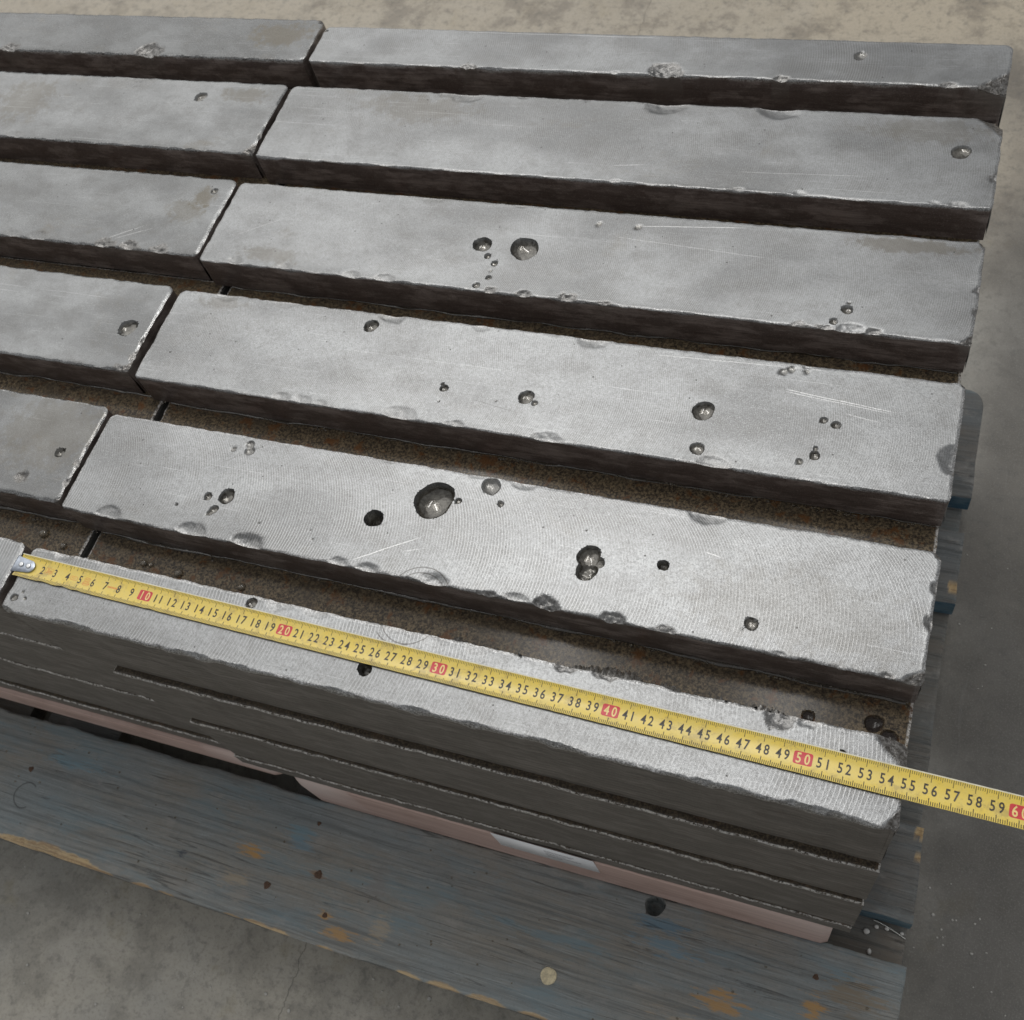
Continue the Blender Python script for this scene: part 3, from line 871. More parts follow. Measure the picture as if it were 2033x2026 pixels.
CHIPS = {
'L5':[(-163.9, 518.1, 15.2, 0.35, 1), (-320.1, 513.4, 13.0, 0.3, 1)],
'R5':[(75.1, 513.6, 3.0, 0.5, 0), (109.2, 510.4, 4.6, 0.5, 0), (147.3, 510.9, 9.6, 0.3, 1), (267.9, 513.3, 4.9, 0.5, 0), (283.2, 512.1, 4.9, 0.6, 0), (304.5, 517.4, 13.0, 0.3, 1), (315.4, 517.0, 6.0, 0.4, 1), (392.9, 513.4, 6.8, 0.4, 1), (380.5, 509.8, 5.8, 0.4, 1), (507.4, 513.1, 6.6, 0.3, 1), (521.6, 511.7, 5.0, 0.3, 1)],
'L4':[(-160.5,486.1,21.9,0.2,0),(-245.3,405.9,10.5,0.5,0),(-130.1,405.7,5.8,0.4,0)],
'R4':[(106.7,486.3,3.6,0.4,0),(156.4,484.1,12.8,0.3,0),(140.1,486.2,9.4,0.2,0),(203.3,485.1,5.5,0.4,0),(254.8,484.4,3.6,0.4,0),(315.3,483.5,14.6,0.3,0),(397.0,484.3,14.2,0.35,0),(297.8,401.7,4.7,0.5,0),(217.4,402.2,2.5,0.4,0),(384.3,402.8,4.0,0.5,0),(425.1,404.0,4.1,0.4,0),(525.2,403.1,5.7,0.3,0),(510.7,404.0,3.4,0.3,0)],
'L3':[(-181.1,298.7,8.5,0.4,0),(-154.3,298.8,10.5,0.4,0),(-89.6,296.9,10.8,0.25,1),(-65.3,296.9,12.0,0.25,1),(-39.0,295.4,11.5,0.25,1)],
'R3':[(235.9,374.3,4.7,0.3,0),(165.6,374.7,9.0,0.15,0),(32.3,296.8,5.6,0.4,0),(75.1,295.5,5.3,0.3,0),(127.8,293.5,5.7,0.5,0),(130.2,293.8,6.9,0.4,0),(155.8,293.3,8.1,0.4,0),(236.9,293.8,5.6,0.3,1),(261.0,293.0,6.7,0.4,1),(292.1,293.2,7.9,0.25,1),(317.8,291.5,6.5,0.3,1),(475.3,292.6,8.9,0.45,0),(444.9,291.1,7.7,0.3,1),(459.1,291.7,6.5,0.3,1),(488.1,293.1,6.4,0.3,1)],
'L2':[(-51.0,187.7,5.2,0.4,0),(-159.2,269.5,7.2,0.3,0),(-15.3,187.5,7.8,0.3,1)],
'R2':[(40.9,265.3,9.4,0.3,0),(88.6,264.9,9.0,0.15,0),(175.4,264.1,9.4,0.4,0),(319.1,264.0,9.6,0.3,0),(241.3,264.2,6.4,0.2,0),(455.2,263.2,3.0,0.5,0),(120.9,185.7,6.3,0.3,0),(136.6,185.3,6.9,0.3,0),(150.3,185.6,4.7,0.3,0),(208.8,184.5,11.5,0.25,0),(249.7,185.4,4.6,0.5,0),(242.9,184.9,3.0,0.4,0),(310.1,182.7,10.1,0.4,0),(414.2,184.2,9.0,0.3,0)],
'L1':[(-42.0,92.1,6.2,0.3,1)],
'R1':[(188.8,155.0,4.2,0.3,0),(215.6,154.6,6.6,0.3,0),(230.1,155.0,5.7,0.3,0),(274.9,154.8,7.4,0.35,0),(305.7,152.0,7.4,0.4,0),(334.3,153.8,4.5,0.2,1),(417.9,152.2,9.7,0.4,0),(38.2,77.2,9.2,0.4,0),(102.3,77.0,9.8,0.4,0),(144.6,76.5,10.8,0.5,0),(209.2,75.9,6.4,0.4,0),(228.2,75.2,7.8,0.45,0),(272.6,76.4,8.9,0.45,0),(305.7,72.4,8.0,0.5,1),(323.3,75.0,8.0,0.3,0),(342.7,74.6,9.7,0.45,1),(382.0,75.3,8.6,0.45,1),(411.9,75.2,6.3,0.3,1),(471.7,73.8,6.0,0.4,0),(501.7,72.4,5.5,0.4,1),(526.6,74.7,5.2,0.3,1)],
'R0':[(23.1,44.7,7.1,0.5,0),(183.6,44.8,8.7,0.3,0),(208.1,45.8,9.2,0.3,0),(57.7,44.8,7.1,0.2,0),(259.8,45.9,6.8,0.3,0),(284.9,43.5,8.0,0.2,0),(311.6,44.4,7.5,0.2,0),(479.3,42.7,8.8,0.3,1),(492.7,44.0,5.3,0.5,0),(364.6,47.1,9.1,0.3,1),(385.3,47.0,8.1,0.3,1)],
}

SIDE_DARK = bar_side('dark_oily_flank', (0.29, 0.245, 0.225), (0.125, 0.098, 0.088), 0.8, 0.3, (0.07, 0.04, 0.03), 0.15)
SIDE_GREY = bar_side('sawn_grey_flank', (0.235, 0.214, 0.19), (0.17, 0.154, 0.134), 0.12, 1.0, (0.10, 0.075, 0.06), 0.35)
END_GREY = bar_side('sawn_bar_end', (0.30, 0.295, 0.285), (0.20, 0.195, 0.185), 0.2, 0.4, (0.12, 0.1, 0.09), 0.5)
WET = wet_floor_bar('oily_rusty_top')
LEDGE = wet_floor_bar('ledge_top', 0.15, 0.35)

BARS = {   # key: x0, x1, y0, y1, thickness, arc radius, arc centre y, pitch, arc strength, tint, roughness, stain
    'R0': (-3, 542, 0, 44.8, 75, 110, 28, 2.25, 0.42, 1.03, 0.4, 0.2),
    'R1': (0.2, 544.3, 75.6, 151.9, 28, 78, 93, 1.9, 0.42, 1.0, 0.39, 0.3),
    'R2': (1, 544.8, 183.8, 264.4, 28, 90, 215, 1.35, 0.34, 0.98, 0.4, 0.3),
    'R3': (1.2, 544.9, 293.3, 374.0, 28, 90, 325, 1.35, 0.26, 0.95, 0.4, 0.45),
    'R4': (0, 545.9, 402.2, 484.1, 28, 90, 430, 1.5, 0.22, 0.93, 0.4, 0.6),
    'R5': (0.7, 545.3, 514.1, 558.3, 75, 90, 530, 1.8, 0.22, 0.9, 0.4, 0.3),
    'L0': (-554, -10, 2.6, 46.5, 75, 110, 28, 2.25, 0.5, 0.85, 0.36, 0.5),
    'L1': (-552, -4.5, 78.5, 157.0, 28, 90, 110, 1.3, 0.05, 0.66, 0.26, 0.9),
    'L2': (-556, -7.5, 187.5, 267.5, 28, 90, 230, 1.3, 0.04, 0.86, 0.22, 0.5),
    'L3': (-550, -3.2, 297.2, 376.5, 28, 90, 330, 1.3, 0.05, 0.74, 0.28, 0.7),
    'L4': (-553, -5.5, 405.7, 486.7, 28, 90, 440, 1.3, 0.05, 0.82, 0.24, 0.7),
    'L5': (-552, -5.0, 515.2, 567.5, 75, 90, 540, 1.3, 0.04, 0.56, 0.3, 0.7),
}
CUTS = {   # broken corners: a point on the break, slope, outward normal
    'R5': [(533, 521, 0.62, 0.60, -0.80)],
    'R4': [(536, 476, 0.55, 0.64, 0.77)],
    'R0': [(532, 37, 0.55, 0.66, 0.75), (538, 6, 0.5, 0.8, -0.6)],
    'R1': [(537, 79, 0.5, 0.5, -0.87), (541, 150, 0.6, 0.8, 0.6)],
    'R2': [(543, 262, 0.4, 0.8, 0.6)],
    'R3': [(542, 371, 0.5, 0.75, 0.66), (541, 297, 0.4, 0.8, -0.6)],
    'L2': [(-12, 193, 0.5, 0.75, -0.66)],
    'L4': [(-12, 410, 0.7, 0.8, -0.6)],
    'L5': [(-10, 563, 0.5, 0.6, 0.8)],
    'L1': [(-7, 81, 0.4, 0.8, -0.6)],
}
ENDCHIPS = {
    'R2': [(560, 212, 20, 0.75, 0)],
    'R3': [(547, 335, 6, 0.4, 1), (548, 318, 6, 0.35, 1)],
    'R4': [(547, 430, 6, 0.3, 1)],
    'R1': [(546, 110, 7, 0.3, 1), (546, 130, 6, 0.3, 1)],
    'L4': [(-3, 425, 6, 0.5, 1), (-3.5, 412, 7, 0.6, 1)],
    'L2': [(-5, 215, 6, 0.4, 1), (-5, 200, 8, 0.4, 1)],
    'L1': [(-2, 110, 7, 0.35, 1), (-2, 95, 7, 0.35, 1), (-2, 125, 5, 0.35, 1)],
}
MARKS = {   # scratches: from, to, strength (negative = dark)
    'R2': [(444, 244.8, 513, 237.6, 0.9), (444, 243.2, 509, 236.6, 0.7), (480, 233, 507, 229, 0.6), (252, 206, 290, 200, -0.6), (360, 258, 470, 262, 0.5)],
    'R3': [(325, 363.5, 400, 370, 0.9), (310, 352, 420, 345, 0.35), (20, 320, 60, 345, 0.3)],
    'R1': [(216, 79.6, 257, 105.5, 0.8), (246, 92, 262, 98, 0.5), (420, 128, 436, 125, 0.9), (130, 150, 95, 125, -0.5)],
    'R4': [(380, 420, 470, 424, 0.4), (290, 418, 320, 422, 0.6)],
    'L3': [(-90, 305, -60, 322, 0.7), (-84, 305, -52, 320, 0.5)],
    'L4': [(-40, 478, -25, 481, 0.8)],
    'L5': [(-190, 530, -175, 550, -0.5)],
    'R5': [(130, 556, 300, 555, 0.4)],
}
RINGS = {'R1': [(266, 66, 19, 248, 285), (266, 64, 17.5, 252, 280)], 'R0': [(266, 53, 17, 250, 285), (262, 52, 17.5, 250, 270)]}
SMUDGES = {
    'L3': [(-24, 355, 9, 10, 0.75), (-35, 340, 14, 12, 0.4)],
    'L4': [(-40, 470, 22, 8, 0.5), (-260, 450, 26, 22, 0.45)],
    'L5': [(-40, 545, 26, 14, 0.7)],
    'R4': [(120, 465, 40, 14, 0.35), (500, 470, 40, 10, 0.35)],
    'R3': [(500, 366, 34, 6, 0.55), (60, 305, 24, 6, 0.4)],
    'R2': [(40, 256, 18, 6, 0.35)],
    'R1': [(480, 100, 60, 24, 0.18)],
    'L1': [(-40, 130, 40, 30, 0.35)],
}
LABELS = {
    'R0': 'narrow front iron bar with the yellow tape measure lying along it',
    'R1': 'broad iron bar behind the tape measure with large deep blow holes',
    'R2': 'broad iron bar with scattered small pits and a scalloped broken right end',
    'R3': 'broad iron bar with two round oily pits side by side, third behind the tape',
    'R4': 'broad iron bar with one oval pit near its right end, fourth behind the tape',
    'R5': 'narrow iron bar at the very back right, in front of the bare floor',
    'L0': 'sliver of narrow iron bar at the left edge beside the tape hook',
    'L1': 'smooth broad iron bar at left in the row with the deep blow holes',
    'L2': 'shiny broad iron bar at left with one oily pit near its end',
    'L3': 'smooth broad iron bar at left with a brown smudge near its right end',
    'L4': 'smooth broad iron bar at left in the second row from the back',
    'L5': 'dark narrow iron bar at the back left corner with one crumbled edge',
}
for n, (k, (x0, x1, y0, y1, th, R, yc, pitch, arc, tint, ro, stn)) in enumerate(BARS.items()):
    right = k[0] == 'R'
    i = int(k[1])
    tall = i in (0, 5)
    xm, ym = (x0 + x1) / 2, (y0 + y1) / 2
    mk = [(a - xm, b - ym, c - xm, d - ym, e) for (a, b, c, d, e) in MARKS.get(k, ())]
    rg_ = [(a - xm, b - ym, c, d - xm, e - xm) for (a, b, c, d, e) in RINGS.get(k, ())]
    sd = [(a - xm, b - ym, c, d, e) for (a, b, c, d, e) in SMUDGES.get(k, ())]
    mat = metal_top('machined_iron_' + 'abcdefghijkl'[n], yc - ym, R, pitch, arc, tint, ro, stn, {'R0': 1.0, 'R1': 0.9, 'R2': 0.75, 'R3': 0.6, 'R4': 0.6, 'R5': 0.55}.get(k, 0.42), mk, rg_, sd)
    flank = SIDE_GREY if i == 0 else SIDE_DARK
    o = slab('iron_bar', x0, x1, y0, y1, 0.0, th, (mat, flank, END_GREY if right else SIDE_DARK), d=(0.9 if i < 3 else 1.05) if right else 1.5, de=0.45 if right else 0.7,
             edge=6 if right else 5, pits=PITS.get(k, ()), chips=[tuple(c) for c in CHIPS.get(k, ())] + ENDCHIPS.get(k, []), cuts=CUTS.get(k, ()), seed=11 * n + 5,
             wob=0.55 if i else 0.8, er=0.55 if right else 1.0, ew=2.2 if right else 3.2, crown=0.0 if right else (1.1 if i in (2, 4) else 0.5), edge_break=2.6 if i == 0 else (1.1 if right else 0.8),
             rough_edge=0.8, rimw=2.6 if i == 0 else 1.9,
             corner_r=((-1, 1, 5.0), (-1, -1, 3.0), (1, 1, 4.0 if i != 5 else 6.5), (1, -1, 3.0)) if right else ((1, 1, 6.5), (1, -1, 5.0)))
    tag(o, LABELS[k], 'metal bar', 'iron bars of the top layer')

# second layer seen as the floor of the grooves, and the layers under it
G2 = ((46.3, 124.5), (128, 210), (216, 297), (330, 412), (434, 512.5))
G2L = ('in the groove behind the tape measure', 'in the second groove from the front', 'in the third groove from the front', 'in the fourth groove from the front', 'in the rearmost groove')
for j, (ya, yb) in enumerate(G2):
    pr = [(525.0, 59.8, 5.1, 0.5), (533.2, 53.7, 4.9, 0.5), (491.8, 55.9, 3.6, 0.5)] if j == 0 else ()
    o = slab('iron_bar', 15.5, 543.2, ya, yb, -28, 48, (WET, SIDE_DARK, END_GREY), d=1.0 if j == 0 else 2.0, de=0.8, edge=5, pits=pr, seed=301 + j, wob=0.5, er=0.8, ew=2.5, nz=3)
    tag(o, 'brown oily second-layer iron bar ' + G2L[j] + ', right half', 'metal bar', 'iron bars of the second layer')
    o = slab('iron_bar', -530, 9.5, ya, yb, -28, 48, (WET, SIDE_DARK, END_GREY), d=2.5, de=0.8, edge=5, seed=321 + j, wob=0.5, er=0.8, ew=2.5, nz=3)
    tag(o, 'brown oily second-layer iron bar ' + G2L[j] + ', left half', 'metal bar', 'iron bars of the second layer')

for (x0, x1, y0, y1, zt, th, lab) in (
        (40.0, 541, -5, 44, -75, 84, 'grey sawn iron bar directly below the bar carrying the tape'),
        (-503, 39.6, 1.4, 44, -75, 84, 'grey sawn iron bar at lower left, second from the top of the front face'),
        (58.0, 540.5, -8, 44, -159, 83, 'grey sawn iron bar in the front face, third from the top'),
        (-482, 57.6, 0.2, 44, -159, 83, 'grey sawn iron bar at lower left, third from the top of the front face'),
        (56.5, 540, -9.5, 69, -242, 20, 'thin dark iron bar at the foot of the front face, on the pink timber'),
        (-486, 56, -3.2, 69, -242, 20, 'thin dark iron bar at the foot of the stack, lower left corner')):
    o = slab('iron_bar', x0, x1, y0, y1, zt, th, (LEDGE, SIDE_GREY, END_GREY), d=1.6, de=0.6, edge=5, seed=401 + int(abs(x0)) + int(th), wob=0.7, er=0.9, ew=2.0, nz=6, edge_break=0.7, rimw=1.7)
    tag(o, lab, 'metal bar', 'iron bars stacked in the front face')

CORE = [(47, 126), (135, 215), (223, 303), (311, 391), (399, 480), (488, 560)]
hid = None
for zt, th in ((-76, 83), (-159, 83), (-242, 20)):
    for (ya, yb) in CORE:
        if th == 20:
            ya = max(ya, 72)
        for (xa, xb) in ((2, 541), (-545, -4)):
            o = bevel_box('iron_bar', xa + random.uniform(-2, 2), xb + random.uniform(-3, 1), ya, yb, zt - th, zt - 0.05, [SIDE_DARK], 1.0)
            tag(o, 'dark iron bar buried inside the stack below the second layer', 'metal bar', 'iron bars buried inside the stack')

# ------------------------------------------------------------------ steel tape measure
TPX, TPY, TTH, TWD = -6.4, 30.6, -0.0134, 15.8


def tp(s, t, dz=0.0):
    droop = -0.00006 * max(0.0, s - 556) ** 2
    return (TPX + s * math.cos(TTH) - t * math.sin(TTH), TPY + s * math.sin(TTH) + t * math.cos(TTH), 0.55 + 1.15 * (t / 7.9) ** 2 + dz + droop)


def tape_yellow():
    T = NT('tape_yellow')
    P = T.coords()
    a = T.noise(P, 0.12, 5, 0.7)
    b = T.noise(P, 0.9, 4, 0.7)
    c = T.mix(T.ramp(a, 0.3, 0.7), (0.80, 0.59, 0.085), (0.76, 0.59, 0.14))
    c = T.mix(T.math('MULTIPLY', T.ramp(b, 0.55, 0.75), 0.35), c, (0.45, 0.30, 0.06))
    c = T.mix(T.math('MULTIPLY', T.ramp(T.noise(P, 0.07, 6, 0.8), 0.5, 0.64), 0.5), c, (0.34, 0.25, 0.10))
    return T.bsdf(col=c, rough=T.math('ADD', T.math('MULTIPLY', a, 0.2), 0.22), coat=0.3, coatr=0.2)


TAPE_Y = tape_yellow()
T_BLACK = plain('tape_black_ink', (0.035, 0.030, 0.022), 0.4, 0, 0.2, 0.5)
T_RED = plain('tape_red_ink', (0.62, 0.045, 0.055), 0.35, 0, 0.1, 0.4)
T_ORANGE = plain('tape_orange_print', (0.72, 0.22, 0.05), 0.4, 0, 0.1, 0.4)
T_CREAM = plain('tape_cream_digit', (0.85, 0.66, 0.25), 0.35, 0, 0.08, 0.4)
STEEL = plain('hook_steel', (0.33, 0.36, 0.41), 0.30, 0.9, 0.2, 0.3)
RIVET = plain('rivet_steel', (0.62, 0.63, 0.64), 0.25, 0.9, 0.15, 0.4)
TAPE_HIGHLIGHT = plain('tape_edge_highlight', (0.82, 0.78, 0.62), 0.35, 0, 0.1, 0.3)

tape = empty('tape_measure', tp(0, 0))
tag(tape, 'yellow steel tape measure stretched along the front bar, marked to sixty', 'tape measure')
V, Q = [], []
S = list(range(0, 760, 4))
TT = np.linspace(-TWD / 2, TWD / 2, 13)
edge_rng = np.random.default_rng(5)
nick = {24: 0.55, 28: 0.4, 40: 0.8, 44: 0.3, 52: 0.35, 108: 0.3}
for s in S:
    for j, t in enumerate(TT):
        tt = t
        if j == 0:
            tt = t + nick.get(s, 0.0) + edge_rng.uniform(0, 0.12)
        V.append(tp(s + (0.5 * abs(t) / 8 if s == 0 else 0), tt))
m = len(TT)
nv = len(V)
for i in range(len(S) - 1):
    for j in range(m - 1):
        Q.append((i * m + j, (i + 1) * m + j, (i + 1) * m + j + 1, i * m + j + 1))
V += [(x, y, z - 0.18) for (x, y, z) in V]
Q += [tuple(nv + k for k in q)[::-1] for q in Q]
for i in range(len(S) - 1):
    Q.append((i * m, nv + i * m, nv + (i + 1) * m, (i + 1) * m))
    a, b = i * m + m - 1, (i + 1) * m + m - 1
    Q.append((b, nv + b, nv + a, a))
mi = [0] * len(Q)
cells = m - 1
for i in range(len(S) - 1):
    mi[i * cells + cells - 1] = 0
mesh_from('tape_blade', V, Q, [TAPE_Y, TAPE_HIGHLIGHT], mi, smooth=True, sharp=50, origin=tp(0, 0), parent=tape)


def strip(V, Q, s0, s1, t0, t1, dz):
    """print patch draped on the curved blade"""
    n = 4
    n0 = len(V)
    for k in range(n + 1):
        t = t0 + (t1 - t0) * k / n
        V.append(tp(s0, t, dz))
        V.append(tp(s1, t, dz))
    for k in range(n):
        a = n0 + 2 * k
        Q.append((a, a + 1, a + 3, a + 2))


V, Q = [], []
hw = TWD / 2
for mm_ in range(2, 756):
    if mm_ < 15:
        L = 2.0
    elif mm_ % 10 == 0:
        L = 4.0
    elif mm_ % 5 == 0:
        L = 3.1
    else:
        L = 2.3
    if mm_ > 14 or mm_ % 1 == 0:
        wd = 0.19 if mm_ % 10 else 0.2
        strip(V, Q, mm_ - wd, mm_ + wd, -hw + 0.25, -hw + L, 0.035)
        Lt = L + (0.3 if mm_ % 10 == 0 else 0)
        wt = 0.12 if mm_ % 10 else 0.15
        if 24 < mm_ < 48 and mm_ % 10 and (mm_ * 7) % 3:      # print worn off near the hook
            continue
        strip(V, Q, mm_ - wt, mm_ + wt, hw - Lt, hw - 0.7, 0.035)
mesh_from('tick_marks', V, Q, [T_BLACK], origin=tp(0, 0), parent=tape)
V, Q = [], []
for s in range(0, 756, 4):
    strip(V, Q, s, s + 4, hw - 0.55, hw - 0.02, 0.03)
mesh_from('edge_highlight', V, Q, [TAPE_HIGHLIGHT], origin=tp(0, 0), parent=tape)  # highlight on the blade's raised far edge, painted as a pale strip

DG = None


def text_mesh(txt, size, bold=0.0, sx=0.8, shear=0.0):
    cu = bpy.data.curves.new('t', 'FONT')
    cu.body = txt
    cu.size = size
    cu.align_x = 'CENTER'
    cu.align_y = 'CENTER'
    cu.offset = bold
    cu.shear = shear
    cu.resolution_u = 3
    cu.fill_mode = 'FRONT'
    ob = bpy.data.objects.new('t', cu)
    COL.objects.link(ob)
    bpy.context.view_layer.update()
    me = bpy.data.meshes.new_from_object(ob.evaluated_get(bpy.context.evaluated_depsgraph_get()))
    v = np.array([(p.co.x * sx, p.co.y) for p in me.vertices])
    f = [tuple(p.vertices) for p in me.polygons]
    bpy.data.objects.remove(ob)
    bpy.data.curves.remove(cu)
    bpy.data.meshes.remove(me)
    return v, f


def draped(name, items, mat, dz, parent, label=None):
    """items: (verts2d in blade mm, faces) -> one print mesh laid on the blade"""
    bm = bmesh.new()
    o0 = Vector(tp(0, 0))
    for (v, f) in items:
        bv = [bm.verts.new((Vector(tp(float(a), float(b), dz)) - o0) / 1000.0) for a, b in v]
        for q in f:
            try:
                bm.faces.new([bv[i] for i in q])
            except ValueError:
                pass
    me = bpy.data.meshes.new(name)
    bm.to_mesh(me)
    bm.free()
    me.materials.append(mat)
    o = bpy.data.objects.new(name, me)
    o.location = W(*tp(0, 0))
    COL.objects.link(o)
    set_parent(o, parent)
    if label:
        o['label'] = label
    return o


def rrect(s, t, w, h, r, n=5, hole=None):
    out = []
    for cx, cy, a0 in ((w / 2 - r, h / 2 - r, 0), (-w / 2 + r, h / 2 - r, 90), (-w / 2 + r, -h / 2 + r, 180), (w / 2 - r, -h / 2 + r, 270)):
        for k in range(n + 1):
            a = math.radians(a0 + 90 * k / n)
            out.append((s + cx + r * math.cos(a), t + cy + r * math.sin(a)))
    return out


digits = {}
for ch in '0123456789':
    digits[ch] = text_mesh(ch, 7.4, 0.13, 0.76)


def number(nu, s, t, track=4.0):
    tx = str(nu)
    its = []
    for k, ch in enumerate(tx):
        off = (k - (len(tx) - 1) / 2) * track
        v, f = digits[ch]
        v = v - (v.max(0) + v.min(0)) / 2
        its.append((v + np.array([s + off, t]), f))
    return its


def badge(s):
    t = np.concatenate([np.linspace(-3.3, -2.2, 5), np.linspace(-1.1, 1.1, 3), np.linspace(2.2, 3.3, 5)])
    hw_ = 4.7 - np.where(np.abs(t) > 2.2, 1.1 - np.sqrt(np.maximum(1.1 ** 2 - (np.abs(t) - 2.2) ** 2, 0)), 0)
    v = np.stack([np.concatenate([s - hw_, s + hw_]), np.concatenate([t, t])], 1)
    n = len(t)
    return v, [(i, n + i, n + i + 1, i + 1) for i in range(n - 1)]


blk, red, crm = [], [], []
for nu in range(2, 76):
    if nu % 10 == 0:
        red.append(badge(nu * 10))
        crm += number(nu, nu * 10, 0.0, 4.2)
    else:
        blk += number(nu, nu * 10, 0.0)
draped('black_numerals', blk, T_BLACK, 0.04, tape)
for k, nu in enumerate(range(10, 76, 10)):
    bx_o = draped('decade_box', [red[k]], T_RED, 0.045, tape)
    draped('decade_numeral', crm[2 * k:2 * k + 2], T_CREAM, 0.07, bx_o)
v, f = text_mesh('3m', 4.2, 0.04, 0.85, 0.12)
org = [(v + np.array([25.0, 0.4]), f)]


def outline(s, t, w, h, r, th=0.28):
    a = rrect(s, t, w, h, r)
    b = rrect(s, t, w - 2 * th, h - 2 * th, max(r - th, 0.1))
    n = len(a)
    return (np.array(a + b), [(i, (i + 1) % n, n + (i + 1) % n, n + i) for i in range(n)])


org += [outline(25.0, 0.4, 6.0, 4.2, 0.2, 0.15), outline(45.0, 0.0, 6.0, 2.6, 1.2, 0.25), outline(55.3, 1.1, 4.2, 2.6, 1.2, 0.25), outline(55.3, -1.7, 5.2, 2.6, 1.2, 0.25)]
for a in (43.5, 44.6, 45.7, 54.2, 55.2, 56.2):
    org.append((np.array([(a, -0.5), (a + 0.35, -0.5), (a + 0.35, 0.6), (a, 0.6)]) + np.array([0, 1.1 if a > 50 else 0.0]), [(0, 1, 2, 3)]))
for a in np.arange(71.6, 78.0, 1.05):
    org.append((np.array([(a, -0.6), (a + 0.7, -0.6), (a + 0.7, 0.5), (a, 0.5)]), [(0, 1, 2, 3)]))
for a in np.arange(53.3, 57.4, 0.95):
    org.append((np.array([(a, -2.2), (a + 0.55, -2.2), (a + 0.55, -1.2), (a, -1.2)]), [(0, 1, 2, 3)]))
draped('orange_small_print', org, T_ORANGE, 0.04, tape)

# hook: plate with rounded nose, bent lip, two rivets
V, Q, T3 = [], [], []
out = []
for k in range(13):
    a = math.radians(-90 + 180 * k / 12)
    out.append((9.6 + 4.2 * math.cos(a), 4.2 * math.sin(a)))
out = [(-1.6, -5.6), (1.0, -5.2)] + out + [(1.0, 5.2), (-1.6, 5.6)]
n = len(out)


def hp(s, t, z):
    x, y, _ = tp(s, t)
    return (x, y, z)


for inset, z in ((0.0, 0.75), (0.0, 1.75), (0.45, 2.0)):
    for (s, t) in out:
        V.append(hp(s - (inset if s > 3 else 0), t * (1 - inset / 6), z))
for r_ in range(2):
    for k in range(n):
        k2 = (k + 1) % n
        Q.append((r_ * n + k, r_ * n + k2, (r_ + 1) * n + k2, (r_ + 1) * n + k))
c0 = len(V)
V.append(hp(5, 0, 2.0))
for k in range(n):
    T3.append((2 * n + k, 2 * n + (k + 1) % n, c0))
l0 = len(V)
for (s, t, z) in ((-2.6, -5.6, 1.6), (-2.6, 5.6, 1.6), (-2.6, 5.4, -9), (-2.6, -5.4, -9), (-1.5, -5.6, 2.0), (-1.5, 5.6, 2.0), (-1.5, 5.4, -9), (-1.5, -5.4, -9)):
    V.append(hp(s, t, z))
for q in ((0, 1, 2, 3), (7, 6, 5, 4), (0, 4, 5, 1), (2, 6, 7, 3), (1, 5, 6, 2), (3, 7, 4, 0)):
    Q.append(tuple(l0 + k for k in q[::-1]))
hook = mesh_from('hook', V, Q, [STEEL], smooth=True, sharp=35, origin=hp(5, 0, 0.7), parent=tape, tris=T3)
hook['label'] = 'bent steel end hook of the tape'
for s in (3.6, 9.4):
    x, y, _ = tp(s, 0)
    disc('rivet', x, y, 1.95, 1.75, 0.9, RIVET, parent=hook, seg=16, dome=0.7)

# ------------------------------------------------------------------ droplets, pebbles, grit
def water_mat():
    T = NT('oily_water')
    return T.bsdf(col=(0.55, 0.50, 0.42), rough=0.03, trans=0.85, ior=1.36, spec=0.6)


WATER = water_mat()
beads = [(-26.7, 65.3, 4.3), (-6.4, 59.3, 3.1), (59.9, 59.5, 3.0), (65.6, 59.7, 2.4), (88.2, 57.9, 3.6), (136.4, 58.0, 3.0), (107.7, 71.4, 1.4)]
ordn = ('first', 'second', 'third', 'fourth', 'fifth', 'sixth', 'seventh')
for i, (x, y, r) in enumerate(sorted(beads)):
    o = disc('oil_droplet', x, y, -28.3, r * 0.85, r * 0.75, WATER, seg=18, dome=1.0, wob=0.05)
    tag(o, 'shiny oil droplet in the groove behind the tape, %s from the left' % ordn[i], 'droplet', 'oil droplets in the front groove')

PEB = plain('white_pebble', (0.74, 0.73, 0.70), 0.6, 0, 0.12, 0.4)


def lump(V, T3, cx, cy, cz, rx, ry, rz, seed):
    rr = random.Random(seed)
    n0 = len(V)
    rings = ((-0.8, 0.55), (-0.1, 1.0), (0.55, 0.8))
    for (h, f) in rings:
        for k in range(8):
            a = 2 * math.pi * k / 8
            j = rr.uniform(0.85, 1.15)
            V.append((cx + rx * f * j * math.cos(a), cy + ry * f * j * math.sin(a), cz + rz * (1 + h)))
    V.append((cx, cy, cz + rz * 1.95))
    V.append((cx, cy, cz + rz * 0.1))
    for i in range(2):
        for k in range(8):
            a, b = n0 + i * 8 + k, n0 + i * 8 + (k + 1) % 8
            T3 += [(a, b, b + 8), (a, b + 8, a + 8)]
    for k in range(8):
        T3.append((n0 + 16 + k, n0 + 16 + (k + 1) % 8, n0 + 24))
        T3.append((n0 + (k + 1) % 8, n0 + k, n0 + 25))


